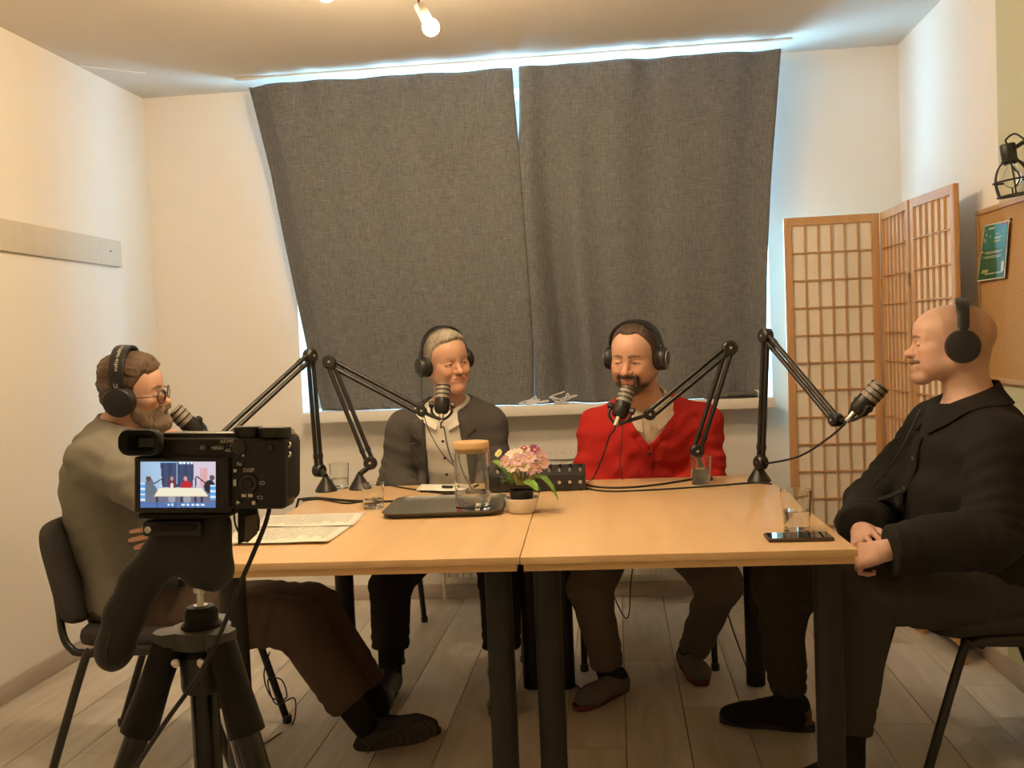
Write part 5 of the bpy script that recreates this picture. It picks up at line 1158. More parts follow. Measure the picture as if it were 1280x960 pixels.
J3 = dict(pelvis=A(.085, 3.97, .57), neck=at(811, 513, 3.77), shR=at(750, 537, 3.83), shL=at(876, 531, 3.82), elR=at(735, 613, 3.76), elL=at(886, 606, 3.74), wrR=A(-.02, 3.63, .645), wrL=A(.20, 3.62, .64),
          hipR=A(-.01, 3.93, .50), hipL=A(.18, 3.93, .50), knR=at(737, 733, 3.45), knL=at(900, 728, 3.47), anR=at(762, 843, 3.44), anL=at(865, 818, 3.70), toR=at(735, 872, 3.27), toL=at(877, 850, 3.48))
J3['footR'] = (onz(783, 860, .006), onz(722, 886, .006), A(0, 0, 1)); J3['footL'] = (onz(856, 826, .006), onz(880, 861, .006), A(0, 0, 1))
hands3 = dict(R=dict(d=A(.7, -.6, -.1), n=A(0, -.1, 1), side=1, fine=.005), L=dict(d=A(-.7, -.6, -.1), n=A(0, -.1, 1), side=-1, fine=.005))
B3 = dict(cw=.185, bw=.19, cd=.13, bd=.165, boff=.03)
p3, H3 = person('smiling man with dark goatee in red cardigan looking down', g3, (R3, o3, s3), J3, B3, hands3, .0030, 3)
hl3 = hairline([(-.12, -.07), (-.06, -.06), (-.02, -.02), (.0, -.015), (.022, -.01), (.034, .05), (.052, .090), (.085, .103), (.11, .108)])
def t3(x, y, z):
    d = z - hl3(x) - .012 * np.exp(-((np.abs(y) - .035) / .014) ** 2) * (x > .03); th = .004 + .005 * sstep(.06, .11, z); st_ = .0014 * hnoise(x, y, z * .5, 180, 23)
    return np.where(d > 0, (th + st_) * sstep(0, .018, d) - .0005, -.003)
shell_hair('hair', g3, t3, H3, p3, hair_col((.062, .036, .022), .28, 25), .003)
gb = hairline([(.0, -.14), (.03, -.085), (.055, -.078), (.09, -.076), (.12, -.076)])
def tb3(x, y, z):
    ay = np.abs(y); d = gb(x) - z; d = np.maximum(d, .010 - np.abs(z + .0455) * 2.2 - .3 * np.maximum(ay - .026, 0)) * 1.0; d = np.maximum(d, .009 - np.abs(ay - .033) * 1.3 - .6 * np.maximum(np.abs(z + .065) - .02, 0)); d = np.where(x > .02, d, -1); lipm = ((y / .026) ** 2 + ((z + .060) / .011) ** 2 < 1)
    return np.where((d > 0) & ~lipm, (.0035 + .0012 * hnoise(x, y, z, 190, 28)) * sstep(0, .008, d) - .0004, -.003)
shell_hair('beard', g3, tb3, H3, p3, hair_col((.055, .032, .020), .3, 29), .003, hi=(.16, .12, .0))
M_red = fabric('red_cardigan_knit', (.43, .022, .018), .12, 420, .92, .3); M_pat = mat('pale_patterned_shirt', (.62, .54, .45), .85, noise=(260, .22), bump=(300, .1))
TF = torso_frame(J3); f_, l_, u_ = TF.T; L3 = np.linalg.norm(J3['neck'] - J3['pelvis'])
lo, hi = bbox([J3[k] for k in ('pelvis', 'neck', 'shR', 'shL', 'elR', 'elL', 'wrR', 'wrL')], .23); F = Field.uni(lo, hi, .0068); torso_shape(F, J3, .006, B3)
F.cap(J3['neck'] + f_ * .012, H3.w((-.02, 0, -.03)), .066, .085, .006, 's'); seat_cut(F, *SEAT[3]); clothing('shirt', F, M_pat, p3, 'pale patterned shirt')
collar('collar', M_pat, p3, J3['neck'] + neck_axis(J3, H3) * .034 + f_ * .006, neck_axis(J3, H3), f_, .078, .072, .046, .004, .26, drop=.030, F=F)
F = Field.uni(lo, hi, .0058); torso_shape(F, J3, .024, B3); arms_shape(F, J3, .022, .04, flat=True, fold=True, cuff=.92, ew=.006); F.wrinkle(.0042, [(62, (.3, 0, 1), 1), (40, (1, .2, .8), 1), (95, (-.4, 0, 1), .6)], 32)
X, Y, Z = F.xyz(); q = [X - J3['pelvis'][0], Y - J3['pelvis'][1], Z - J3['pelvis'][2]]; la = sum(q[i] * l_[i] for i in range(3)); uu = sum(q[i] * u_[i] for i in range(3)); ff = sum(q[i] * f_[i] for i in range(3))
wv = np.interp(uu / L3, [.0, .84, .88, .95, 1.03, 1.15], [-.05, -.004, .018, .048, .074, .092]); F.v = np.maximum(F.v, -np.maximum(np.abs(la) - wv, .0 - ff)).astype(np.float32)
F.cap(J3['neck'] + f_ * .01 + u_ * .01, H3.w((-.02, 0, -.03)), .080, .095, .006, 's'); seat_cut(F, *SEAT[3]); clothing('cardigan', F, M_red, p3, 'red knitted V-neck cardigan', 2)
for sg in (0, 1):
    C, U = surf_strip(F, TF, J3['pelvis'], [(.004, L3 * .10), (.003, L3 * .35), (.002, L3 * .62), (.0, L3 * .85)] if sg == 0 else [(-.088, L3 * 1.02), (-.064, L3 * .965), (-.034, L3 * .895), (-.008, L3 * .845)], 0, 0)
    MB().sweep([c + f_ * .001 for c in C], U, .030 if sg == 0 else .026, .007).build('placket', M_red, p3)
C, U = surf_strip(F, TF, J3['pelvis'], [(.088, L3 * 1.02), (.064, L3 * .965), (.034, L3 * .895), (.008, L3 * .845)], 0, 0); MB().sweep([c + f_ * .001 for c in C], U, .026, .007).build('placket', M_red, p3)
for i in range(5):
    c = front_pt(F, TF, J3['pelvis'], .003, L3 * (.81 - .125 * i)); MB().lathe([(0, .003), (.0085, .003), (.009, .0065), (.007, .0085), (.003, .007), (0, .007)], c, f_, 16).build('button', mat('brown_button', (.16, .045, .03), .35), p3)
M_gtr = fabric('grey_brown_trousers', (.135, .115, .092), .12, 350, bm=.18)
lo, hi = bbox([J3[k] for k in ('pelvis', 'hipR', 'hipL', 'knR', 'knL', 'anR', 'anL')], .18); F = Field.uni(lo, hi, .0075); F.ell(J3['pelvis'], A(.15, .19, .12), TF, .05); legs_shape(F, J3, .014, .03, flat=True, fold=True, hem=.92, rt=(.092, .068), rs=(.062, .044)); F.wrinkle(.0028, [(55, (.3, 0, 1), 1), (80, (.5, 0, 1), .6)], 36); seat_cut(F, *SEAT[3]); clothing('trousers', F, M_gtr, p3, 'grey-brown trousers')
M_felt = fabric('grey_felt', (.145, .135, .12), .3, 260, bm=.5); M_fsole = mat('felt_sole', (.10, .035, .03), .8); M_trim = fabric('red_felt_trim', (.27, .035, .03), .2, 200)
for k, hx in (('R', onz(783, 860, .006)), ('L', onz(856, 826, .006))):
    tx_ = onz(722, 886, .006) if k == 'R' else onz(880, 861, .006); sock(p3, J3, k, .14, M_socka); shoe('slipper', p3, hx, tx_ - hx, (0, 0, 1), (M_felt, M_fsole, M_trim), .275)
headphones('black over-ear headphones worn by the man in red', H3, dict(r=.044, top=.131, slider=True, ring=True, th=.010), (M_hpb, M_hpp, M_hps))
fw3 = H3.w((-.006, -.115, -.045)); cable('thin headphone cable hanging down the red cardigan', [at(778, 530, 3.58), at(777, 555, 3.57), at(775, 575, 3.56), at(778, 600, 3.54)], .0018, 'headphone cables')

# ------------------------------------------------------------------ bald man in the black overshirt
hl4 = hairline([(-.12, -.085), (-.06, -.075), (-.03, -.03), (.0, .0), (.02, .01), (.03, .06), (.045, .10), (.06, .14), (.12, .2)])
def st4(x, y, z):
    ay = np.abs(y); d = z - hl4(x); sc_ = sstep(-.01, .05, d) * sstep(.10, -.02, x) * .34; mo = np.exp(-((z + .0455) / .006) ** 2) * (ay < .030) * (x > .065) * .85; ch = np.exp(-((z + .092) / .016) ** 2 - (ay / .030) ** 2) * sstep(.03, .06, x) * .6; jw = sstep(-.045, -.085, z) * sstep(-.03, .03, x) * .16; return np.maximum(np.maximum(sc_, mo), np.maximum(ch, jw))
g4 = dict(skin=(.62, .39, .30), brow_col=(.20, .12, .075), browd=.95, brow=1.12, jaw=1.04, fat=.004, nose=.86, nosew=1.15, lipx=.006, slit=.0028, gaze=(1, 0, .0), stubble=(st4, (.115, .072, .048)), neckw=1.15)
R4 = frame((-.955, .29, .0), (.05, 0, 1)); s4 = .985
o4 = at(1204, 433, 2.80) - R4 @ (A(-.020, .10, -.004) * s4 * A(1.13, 1, 1))
J4 = dict(pelvis=at(1224, 730, 2.89), neck=at(1215, 512, 2.90), shL=at(1252, 560, 2.70), shR=at(1172, 536, 3.09), elL=at(1240, 672, 2.585), wrL=at(1108, 688, 2.55), elR=at(1093, 628, 3.03), wrR=at(1076, 664, 2.78),
          hipL=at(1232, 748, 2.79), hipR=at(1190, 738, 2.98), knL=at(1084, 737, 2.665), knR=at(975, 727, 3.03), anL=at(1062, 922, 2.69), anR=at(985, 872, 3.06), toL=at(1000, 975, 2.66), toR=at(920, 895, 3.10))
J4['footR'] = (onz(1014, 912, .006), onz(900, 898, .006), A(0, 0, 1)); J4['footL'] = (onz(1078, 988, .006), onz(985, 1000, .006), A(0, 0, 1))
hands4 = dict(L=dict(d=A(-.60, .60, -.32), n=A(-.30, -.62, .70), side=-1, curl=(.75, 1.0, .6), thumb=(.45, .2), fine=.0026, sc=.95, spread=1.12), R=dict(d=at(1083, 684, 2.63) - J4['wrR'], n=A(-.65, -.1, .75), side=1, curl=(.5, .7, .4), thumb=(.5, .4), fine=.0026, sc=.95, spread=1.12))
B4 = dict(cw=.19, bw=.185, cd=.135, bd=.165, boff=.02)
p4, H4 = person('bald man with moustache in black overshirt sitting with clasped hands', g4, (R4, o4, s4, (1.13, 1.0, 1.0)), J4, B4, hands4, .0027, 4)
def tb4(x, y, z):
    ay = np.abs(y); d = .012 - np.abs(z + .0465) * 1.5 - .4 * np.maximum(ay - .024, 0); d = np.where(x > .05, d, -1)
    return np.where(d > 0, (.0032 + .001 * hnoise(x, y, z, 200, 48)) * sstep(0, .009, d) - .0004, -.003)
shell_hair('beard', g4, tb4, H4, p4, hair_col((.14, .085, .055), .3, 49), .0026, hi=(.16, .12, .0))
M_blkshirt = fabric('black_overshirt_cotton', (.0155, .0145, .013), .2, 380, .9, .25)
TF = torso_frame(J4); f_, l_, u_ = TF.T; L4 = np.linalg.norm(J4['neck'] - J4['pelvis'])
lo, hi = bbox([J4[k] for k in ('pelvis', 'neck', 'shR', 'shL', 'elR', 'elL', 'wrR', 'wrL')], .23); F = Field.uni(lo, hi, .0068); torso_shape(F, J4, .004, B4); F.cap(J4['neck'] + f_ * .008, H4.w((-.02, 0, -.03)), .060, .08, .006, 's')
seat_cut(F, *SEAT[4]); clothing('undershirt', F, fabric('pale_blue_tee', (.45, .50, .55), .05, 300), p4, 'pale T-shirt')
F = Field.uni(lo, hi, .0068); torso_shape(F, J4, .022, B4); arms_shape(F, J4, .026, .045, flat=True, fold=True, cuff=.97, ew=.010); F.wrinkle(.0042, [(52, (.3, 0, 1), 1), (36, (1, .3, .6), 1), (85, (-.4, .2, 1), .5)], 42)
F.cap(J4['neck'] + f_ * .012 + u_ * .005, H4.w((-.02, 0, -.03)), .074, .09, .006, 's'); seat_cut(F, *SEAT[4]); clothing('overshirt', F, M_blkshirt, p4, 'black overshirt with collar')
collar('collar', M_blkshirt, p4, J4['neck'] + neck_axis(J4, H4) * .022 + f_ * .004, neck_axis(J4, H4), f_, .084, .076, .050, .005, .28, drop=.055, F=F)
C, U = surf_strip(F, TF, J4['pelvis'], [(.0, L4 * .0), (.0, L4 * .3), (.0, L4 * .6), (.0, L4 * .86)], 0, 0); MB().sweep([c + f_ * .001 for c in C], U, .034, .006).build('placket', M_blkshirt, p4)
for i in range(4):
    c = front_pt(F, TF, J4['pelvis'], .0, L4 * (.74 - .17 * i)); MB().lathe([(0, .003), (.007, .003), (.0075, .0055), (.005, .0068), (0, .0062)], c, f_, 14).build('button', mat('grey_button', (.09, .085, .08), .35), p4)
M_jean = fabric('black_denim', (.042, .037, .031), .22, 420, .9, .2)
lo, hi = bbox([J4[k] for k in ('pelvis', 'hipR', 'hipL', 'knR', 'knL', 'anR', 'anL')], .19); F = Field.uni(lo, hi, .0072); F.ell(J4['pelvis'], A(.155, .19, .13), TF, .05); legs_shape(F, J4, .012, .035, flat=True, fold=True, hem=.94, rt=(.098, .070), rs=(.066, .046)); F.wrinkle(.0030, [(60, (.4, 0, 1), 1), (90, (1, 0, .5), .6)], 46); seat_cut(F, *SEAT[4]); clothing('jeans', F, M_jean, p4, 'black jeans')
M_snk = fabric('black_sneaker_mesh', (.014, .013, .012), .2, 300, .85, .3); M_bro = mat('brown_leather_patch', (.13, .045, .02), .5); M_mids = mat('dark_midsole', (.018, .017, .016), .6)
for k, hx, tx_ in (('R', onz(1014, 912, .006), onz(900, 898, .006)), ('L', onz(1078, 988, .006), onz(985, 1000, .006))):
    sock(p4, J4, k, .14, M_sock); shoe('sneaker', p4, hx, tx_ - hx, (0, 0, 1), (M_snk, M_mids, M_bro), .29)
headphones('large plain black headphones worn by the bald man', H4, dict(r=.046, top=.131, slider=True, bx=-.002, th=.013, cx=-.020), (M_hpb, M_hpp, M_hps))
fw4 = H4.w((.02, -.09, -.05)); cable('thin dark cable running down the front of the black overshirt', [at(1150, 512, 2.83), at(1135, 545, 2.82), at(1115, 580, 2.84), at(1098, 600, 2.90), at(1090, 612, 2.93)], .0022, 'headphone cables')
# ================================================================== CAMERA ON TRIPOD (foreground)
KP = .779 / FPX
def C(px, py, dz=0.0): return CAM_POS + CF * .779 + CR * (px - 640) * KP + CU * (480 - py) * KP + CF * dz
RC = np.stack([CR, CU, -CF], 1)      # local x right, y up, z toward the viewer
M_cam = mat('camera_body_black', (.011, .0108, .0105), .42, noise=(300, .15), bump=(900, .12)); M_camr = mat('camera_rubber', (.012, .0115, .011), .75, bump=(1500, .4)); M_camgl = mat('black_glass', (.004, .004, .005), .06)
M_white_print = mat('white_print', (.85, .83, .8), .5); M_red_cap = mat('dark_dial', (.02, .0195, .019), .3)
ct = thing('camera', 'black mirrorless camera with lit screen mounted on the tripod', 'camera', C(262, 637, .02))
def pbox(x0, y0, x1, y1, z0, z1, bev=.002, seg=2):  # pixel box, z toward viewer in metres
    return MB().box((C(x0, y0) + C(x1, y1)) / 2 - CF * (z0 + z1) / 2, (abs(x1 - x0) * KP, abs(y1 - y0) * KP, z1 - z0), RC, bev=bev, seg=seg)
pbox(172, 547, 357, 637, -.036, 0, .004, 3).build('body', M_cam, ct)
pbox(322, 543, 358, 634, -.058, -.004, .008, 3).build('grip', M_camr, ct)
pbox(200, 541, 300, 549, -.030, -.004, .002).build('top_plate', M_cam, ct)
MB().lathe([(0, 0), (.0115, 0), (.012, .001), (.012, .0075), (.011, .0085), (0, .0085)], C(305, 547, .014), CU, 28).build('mode_dial', M_red_cap, ct)
MB().lathe([(0, 0), (.0135, 0), (.0135, .007), (.0125, .008), (0, .008)], C(339, 547, .012), CU, 28).build('control_dial', M_red_cap, ct)
MB().lathe([(0, 0), (.007, 0), (.006, .004), (0, .0045)], C(345, 545, .036), CU, 20).build('shutter_button', M_silver, ct)
MB().lathe([(.030, -.01), (.031, .0), (.031, .04), (.029, .062), (.027, .064), (.025, .060), (0, .055)], C(245, 600, .036), CF, 36).build('lens', M_cam, ct)
ec = MB(); # eyecup: rounded frame
def rr_ring(cx, cy, w_, h_, r, z): return [C(cx + x / KP, cy - y / KP) - CF * z for x, y in rrect(w_ * KP, h_ * KP, r * KP, 5)]
def loft(rings, cap0=True, cap1=True):
    V = [p for r in rings for p in r]; m = len(rings[0]); F = []
    for i in range(len(rings) - 1):
        for k in range(m): k2 = (k + 1) % m; F.append((i * m + k, i * m + k2, (i + 1) * m + k2, (i + 1) * m + k))
    if cap0: F.append(tuple(range(m - 1, -1, -1)))
    if cap1: F.append(tuple(range((len(rings) - 1) * m, len(rings) * m)))
    return MB().add(V, F)
loft([rr_ring(184, 553, 40, 26, 8, -.002), rr_ring(184, 552, 48, 31, 11, .006), rr_ring(184, 551.5, 52, 33, 13, .016), rr_ring(184, 551.5, 49, 30, 12, .019), rr_ring(185, 552, 32, 19, 5, .015), rr_ring(186, 553, 27, 15, 3, .004)]).build('eyecup', M_camr, ct)
pbox(176, 546.5, 197, 559, .004, .0048, .0004, 1).build('viewfinder_glass', M_camgl, ct)
lcd = pbox(172, 570, 289, 640, -.002, .0075, .0015).build('screen_panel', M_cam, ct)
pbox(174.5, 572, 284, 637, .0072, .0080, .0003, 1).build('screen_glass', M_camgl, lcd)
# live view picture shown on the screen
def live_view(u, v):   # u right 0..1, v down 0..1
    c = np.array([.50, .66, .86])
    if v < .06: c = np.array([.30, .55, .85])
    if u < .26: c = np.array([.46, .66, .90]) * (.8 + .5 * u)
    if .70 < u: c = np.array([.72, .62, .74])
    if v > .03 and (.26 + .03 * v / .5) < u < (.71 - .02 * v) and v < .56: c = np.array([.045, .07, .15]) * (1 + .6 * math.sin(u * 60) * .3)
    if abs(u - .485) < .006 and v < .5: c = np.array([.25, .35, .55])
    if .79 < u < .90 and .13 < v < .56: c = np.array([.75, .33, .36]) if int(u * 90) % 2 else np.array([.8, .55, .55])
    if v > .56: c = np.array([.45, .52, .68]) if v < .62 else np.array([.16, .17, .26])
    def el(cx, cy, rx, ry): return ((u - cx) / rx) ** 2 + ((v - cy) / ry) ** 2 < 1
    if el(.12, .52, .06, .16) or el(.14, .62, .08, .12): c = np.array([.14, .17, .22])
    if el(.105, .37, .035, .055): c = np.array([.10, .06, .06])
    if el(.42, .50, .05, .12): c = np.array([.20, .03, .05])
    if el(.42, .55, .02, .09): c = np.array([.8, .8, .85])
    if el(.42, .37, .02, .045): c = np.array([.62, .28, .25])
    if el(.61, .53, .075, .12): c = np.array([.55, .02, .04])
    if el(.60, .37, .025, .05): c = np.array([.75, .36, .34])
    if el(.92, .54, .075, .14): c = np.array([.02, .02, .03])
    if el(.95, .35, .035, .06): c = np.array([.14, .08, .09])
    for (x0, y0, x1, y1) in ((.19, .47, .29, .37), (.29, .37, .30, .55), (.75, .32, .86, .46), (.74, .33, .73, .55)):
        t = max(0, min(1, ((u - x0) * (x1 - x0) + (v - y0) * (y1 - y0)) / ((x1 - x0) ** 2 + (y1 - y0) ** 2)))
        if math.hypot(u - x0 - t * (x1 - x0), (v - y0 - t * (y1 - y0)) * .6) < .009: c = np.array([.05, .03, .05])
    if .565 < v < .735 and (.24 - (v - .6) * .4) < u < (.83 + (v - .6) * .5): c = np.array([.92, .86, .66])
    if .735 < v < .76 and .18 < u < .90: c = np.array([.80, .66, .40])
    if v > .76:
        for x in (.22, .40, .46, .55, .60, .73, .82):
            if abs(u - x) < .016: c = np.array([.05, .03, .05])
        if el(.42, .80, .05, .12) or el(.62, .82, .05, .10): c = np.array([.35, .36, .42])
    if v > .89:
        c = c * .4 + np.array([.03, .12, .35])
        if .91 < v < .965 and (int(u * 46) % 3) and (.36 < u < .44 or .52 < u < .86): c = np.array([.75, .85, 1.0])
    if u < .065 and .46 < v < .86: c = np.array([.12, .42, .85]) if int(v * 26) % 3 else np.array([.8, .9, 1])
    if u > .925 and .50 < v < .84: c = np.array([.10, .40, .85]) if int(v * 24) % 3 else np.array([.8, .9, 1])
    if v < .05 and (.5 < u < .72) and int(u * 60) % 3: c = np.array([.85, .92, 1])
    return c
nu_, nv_ = 104, 64; V = []; F = []; cols = []
for j in range(nv_ + 1):
    for i in range(nu_ + 1): u, v = i / nu_, j / nv_; V.append(C(180.5 + 93 * u, 576 + 57 * v) - CF * .0083); cols.append((*live_view(u, v), 1))
for j in range(nv_):
    for i in range(nu_): a = j * (nu_ + 1) + i; F.append((a, a + nu_ + 1, a + nu_ + 2, a + 1))
me = MB().add(V, F).mesh('live_view', 0); ca = me.color_attributes.new('tint', 'FLOAT_COLOR', 'POINT'); ca.data.foreach_set('color', np.array(cols, np.float32).ravel())
M_live = bpy.data.materials.new('lit_screen'); M_live.use_nodes = True; N_, L_ = nodes_of(M_live); b_ = N_['Principled BSDF']; at_ = N_.new('ShaderNodeAttribute'); at_.attribute_name = 'tint'; b_.inputs['Base Color'].default_value = (.005, .005, .005, 1); b_.inputs['Roughness'].default_value = .1
L_.new(at_.outputs['Color'], b_.inputs['Emission Color']); b_.inputs['Emission Strength'].default_value = .95
link(me, 'live_view', M_live, lcd, 'lit screen showing the recorded group')
def button(px, py, w_, h_, nm='button'): loft([rr_ring(px, py, w_ * 1.06, h_ * 1.06, min(w_, h_) * .5, -.0005), rr_ring(px, py, w_, h_, min(w_, h_) * .48, .0016), rr_ring(px, py, w_ * .8, h_ * .8, min(w_, h_) * .38, .0022)]).build(nm, M_red_cap, ct)
for bx_, by_, w_, h_ in ((254, 560, 12, 8), (273, 560, 14, 7), (301, 580, 9, 9), (299, 628, 8, 7), (318, 628, 8, 7), (338, 559, 8, 8)): button(bx_, by_, w_, h_)
MB().lathe([(0, 0), (.0062, 0), (.0062, .003), (.005, .004), (0, .004)], C(299, 560), -CF, 20).build('lever', M_red_cap, ct)
wh = MB().lathe([(0, 0), (.0082, 0), (.0082, .003), (.0074, .0042), (.0055, .0042), (.0052, .0030), (0, .0030)], C(311, 604), -CF, 32).build('control_wheel', M_red_cap, ct)
MB().lathe([(0, .003), (.0042, .003), (.0038, .0046), (0, .0048)], C(311, 604), -CF, 20).build('centre_button', M_cam, wh)
lt = MB()
def lab(s, px, py, size, z=.0004): lt.add(*text_mesh(s, size, C(px, py), CR, CU, -CF, z))
for s_, x_, y_, sz in (('AF/MF', 284, 552, .0042), ('AEL', 286, 563, .0036), ('MENU', 273, 560, .0034), ('C1', 254, 560, .0034), ('Fn', 300, 580, .0044), ('DISP', 311, 588, .0046), ('ISO', 326, 604, .0046), ('C2', 325, 622, .004), ('▶', 299, 628, .004)): lab(s_, x_, y_, sz, .0026 if s_ in ('MENU', 'C1', 'Fn', '▶') else .0005)
for (x_, y_, w_, h_) in ((294.5, 603, 4, 8), (306, 619, 6, 4), (314, 619, 6, 4), (318, 628, 4, 5), (305, 569, 3, 3), (295, 588, 4, 4), (290, 557, 2, 2)): lt.add([C(x_ - w_ / 2, y_ - h_ / 2) - CF * .0026, C(x_ + w_ / 2, y_ - h_ / 2) - CF * .0026, C(x_ + w_ / 2, y_ + h_ / 2) - CF * .0026, C(x_ - w_ / 2, y_ + h_ / 2) - CF * .0026], [(0, 1, 2, 3)])
lt.build('button_print', M_white_print, ct, sharp=0)
MB().add(*text_mesh('SONY', .0046, C(228, 636), CR, CU, -CF, .0084)).build('lettering', mat('dim_print', (.10, .095, .09), .5), lcd, sharp=0)
for y_ in (554, 566): MB().tube([C(353, y_) - CF * -.012, C(359, y_ + 2) - CF * -.010, C(358, y_ + 6) - CF * -.006, C(353, y_ + 6) - CF * -.008], .0012, 6, sub=3).build('strap_lug', M_silver, ct)
# hanging flap and cable
fl_ = MB().prism([(0, 0), (22 * KP, 0), (26 * KP, -18 * KP), (25 * KP, -30 * KP), (12 * KP, -42 * KP), (0, -46 * KP)], C(292, 637, .018), CR, CU, -CF, .006).build('port_cover', M_camr, ct)
MB().prism([(0, 0), (15 * KP, 3 * KP), (15 * KP, -22 * KP), (3 * KP, -33 * KP), (-1 * KP, -32 * KP)], C(302, 648, .0115), CR, CU, -CF, .001).build('flap_lining', mat('brown_flap', (.10, .065, .04), .6), fl_)
MB().tube([C(288, 640, .01), C(291, 655, .006), C(294, 668, .01)], .0008, 6, sub=4).build('thin_strap', M_cable, ct)
foot_c = C(150, 1010, -.03)
MB().tube([C(333, 634, .012), C(331, 655, .002), C(321, 690, -.012), C(309, 730, -.03), C(296, 775, -.045), C(277, 818, -.058), C(240, 870, -.058), C(205, 922, -.055), C(176, 965, -.05), C(120, 1080, -.05), A(-.60, .62, .45), A(-.66, .62, .02), A(-.8, .7, .004), A(-1.2, .9, .004)], .0019, 8, sub=8).build('cable', M_cable, label='black video cable hanging from the camera past the tripod', cat='cable', group='floor and camera cables')
# ------------------------------------------------------------------ tripod with pistol-grip ball head
tt = thing('tripod', 'black tripod with curved pistol-grip head carrying the camera', 'tripod', (C(245, 800)[0], C(245, 800)[1], 0))
M_trip = mat('tripod_black', (.011, .0105, .010), .55, noise=(60, .2), spec=.25); M_trip2 = mat('tripod_grey_plastic', (.06, .057, .05), .55); M_gripm = mat('grip_rubber', (.021, .0195, .017), .65, bump=(200, .15)); M_tube = mat('tripod_tube_gloss', (.010, .010, .010), .22)
def lp(px, py, dz=0): return np.array([(px - 240) * KP, (720 - py) * KP, -dz])   # local x right,y up,z to viewer
F = Field.uni(A(-.105, -.095, -.045), A(.045, .065, .045), .0028)
sqz = (A(0, 0, 1), .80)
for (x0, y0, x1, y1, r) in ((196, 655, 264, 655, 17), (200, 668, 262, 668, 20), (205, 690, 258, 686, 24)): F.cap(lp(x0, y0), lp(x1, y1), r * KP, r * KP, .006, sq=sqz)
F.ell(lp(250, 718, .004), A(34, 30, 30) * KP, None, .012)
for (x0, y0, r0), (x1, y1, r1) in zip([(222, 690, 27), (192, 702, 25), (166, 733, 25), (146, 775, 25), (134, 815, 23)], [(192, 702, 25), (166, 733, 25), (146, 775, 25), (134, 815, 23), (130, 826, 21)]): F.cap(lp(x0, y0), lp(x1, y1), r0 * KP, r1 * KP, .008, sq=sqz)
F.ell(lp(240, 752, .0), A(16, 12, 40) * KP, None, .004, 's'); F.cap(lp(222, 745, -.03), lp(226, 728, -.03), 10 * KP, 8 * KP, .004, 's')
Vl, Ql = F.mesh(); Ql = keep_big(Vl, Ql, .1); g_o = C(240, 720, .016)
link(np_mesh('pistol_grip', g_o + Vl @ RC.T, Ql, None, 1), 'pistol_grip', M_gripm, tt)
gs = [(193, 690), (172, 714), (150, 756), (135, 800), (130, 830)]; MB().tube([C(x, y, .0035) for x, y in gs], .0012, 6, sub=6).build('grip_seam', M_black, tt)
pbox(174, 641, 285, 648, -.055, .004, .002).build('quick_release_plate', M_trip, tt)
lv = pbox(178, 651, 252, 671, -.012, .002, .003).build('lever_housing', M_black, tt)
pbox(196, 653.5, 249, 663, .002, .0055, .0015).build('lever', M_trip, lv); MB().lathe([(0, 0), (.0028, 0), (.0028, .004), (0, .005)], C(188, 661) - CF * .002, -CF, 14).build('screw', M_silver, lv)
ap = C(243, 800, .016); dn = A(0, 0, -1.0)
MB().lathe([(.0028, 0), (.0028, .012), (.005, .012), (.005, .020)], C(243, 764, .016), A(0, 0, 1), 16).build('ball_stem', M_silver, tt)
MB().lathe([(0, 0), (.006, .0), (.006, .001), (0, .001)], C(243, 763, .016), A(0, 0, 1), 20).build('washer', M_silver, tt)
MB().lathe([(.0155, -.024), (.0165, -.020), (.0165, -.015), (.0135, -.012), (.0135, -.003), (.011, 0), (0, .0005)], C(243, 763, .016), A(0, 0, 1), 28).build('collar', M_trip, tt)
pc_ = C(243, 792, .016)
poly = []
for k in range(36):
    a = 2 * math.pi * k / 36; r = .024 + .013 * max(0, math.cos(3 * (a - math.radians(90)))) ** .6; poly.append((r * math.cos(a), r * math.sin(a)))
MB().prism(poly, pc_ - A(0, 0, .012), (1, 0, 0), (0, 1, 0), (0, 0, 1), .014).build('shoulder', M_trip2, tt)
MB().cyl(pc_ - A(0, 0, .012), pc_ - A(0, 0, .55), .0115, n=20).build('centre_column', M_tube, tt)
MB().lathe([(.017, 0), (.018, .004), (.018, .03), (.014, .034)], pc_ - A(0, 0, .05), A(0, 0, 1), 24).build('hub', M_black, tt)
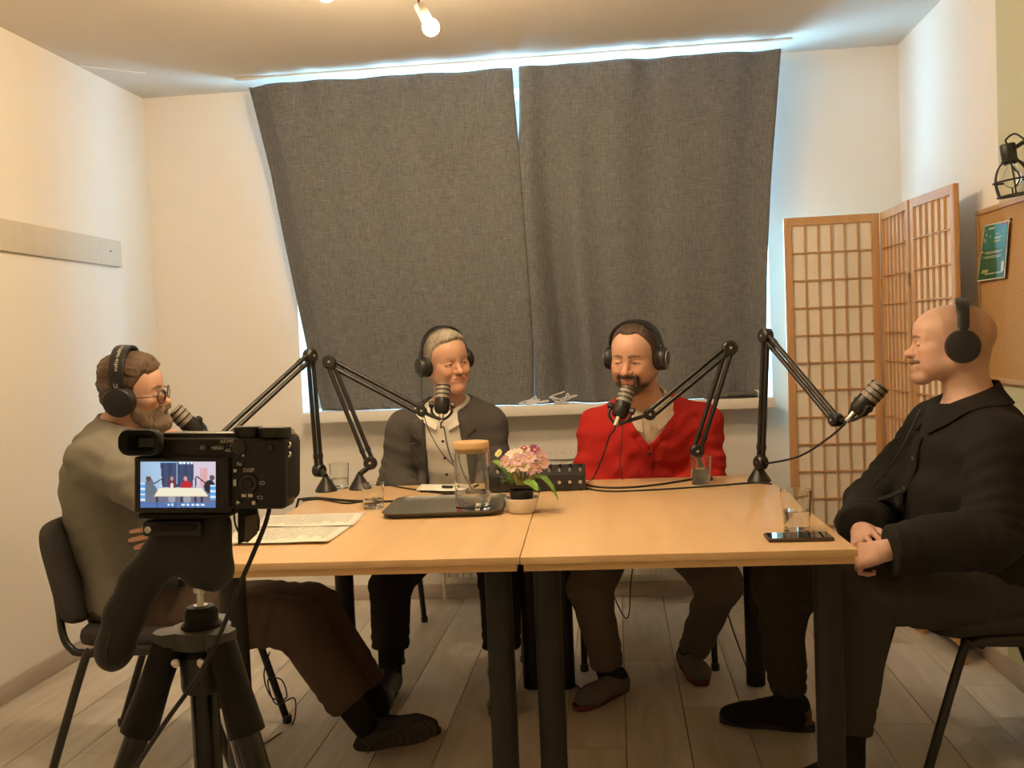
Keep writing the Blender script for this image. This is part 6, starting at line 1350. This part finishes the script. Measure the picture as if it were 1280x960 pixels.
for i, (hx, hy) in enumerate(((-.866, -.5), (.866, -.5), (0, 1.0))):
    h = A(hx, hy, 0); top = pc_ + h * .026 - A(0, 0, .010); d = unit(h * .395 + A(0, 0, -1)); Lg = top[2] / -d[2]
    up = MB().lathe([(.010, -.004), (.0125, 0), (.0125, .030), (.0145, .066), (.0145, .072), (.012, .073)], top, d, 20).build('leg_sleeve', M_trip, tt)
    lg = MB().cyl(top + d * .06, top + d * (Lg * .55), .0100, n=18).build('leg', M_tube, tt)
    MB().lathe([(.0125, 0), (.0125, .05), (.010, .054)], top + d * (Lg * .55 - .045), d, 18).build('leg_lock', M_trip, lg)
    MB().cyl(top + d * (Lg * .55), top + d * (Lg - .012), .0078, n=16).build('lower_tube', M_tube, lg)
    MB().lathe([(.008, -.03), (.012, -.02), (.013, -.004), (.010, 0)], top + d * (Lg - .003), d, 16).build('rubber_foot', M_black, lg)
    side = np.cross(h, A(0, 0, 1)) if i < 2 else A(1, 0, 0); bp_ = top - A(0, 0, .010) + A(-.012 if i == 1 else .012 if i == 0 else 0, -.012, 0)
    MB().lathe([(0, 0), (.0038, 0), (.0036, .002), (.002, .0032), (0, .0034)], bp_, A(-.1 if i else .1, -1, .05), 14).build('bolt', M_silver, tt)
    br_a = pc_ - A(0, 0, .30); MB().tube([br_a + h * .012, top + d * .33], .003, 6).build('brace', M_trip2, tt)
# ------------------------------------------------------------------ cables on the floor
def fcab(label, pts, r=.003): return MB().tube(pts, r, 7, sub=8).build('cable', M_cable, label=label, cat='cable', group='floor and camera cables')
fcab('black cable dropping in loops beside the grey sweater man\'s chair leg', [at(337, 815, 2.95), at(330, 845, 2.96), at(340, 872, 2.97), at(358, 872, 2.98), at(352, 850, 3.0), at(335, 850, 3.0), at(345, 880, 2.99), at(368, 873, 2.97), onz(366, 905, .004), onz(345, 920, .004), onz(330, 930, .004)], .0024)
fcab('thin black cable looping down under the table before the red cardigan man', [at(757, 706, 3.50), at(764, 735, 3.50), at(775, 762, 3.50), at(783, 773, 3.50), at(787, 762, 3.50), at(788, 735, 3.51), at(791, 708, 3.52)], .0024)
fcab('black cable hanging to the floor behind the right rear table leg', [at(909, 765, 3.70), at(917, 790, 3.68), at(928, 820, 3.66), onz(938, 843, .004), onz(950, 840, .004), onz(962, 835, .004)], .0030)
fcab('black cable lying on the floor between the table legs', [onz(706, 830, .004), onz(712, 850, .004), onz(722, 858, .004), onz(729, 865, .004)], .0035)
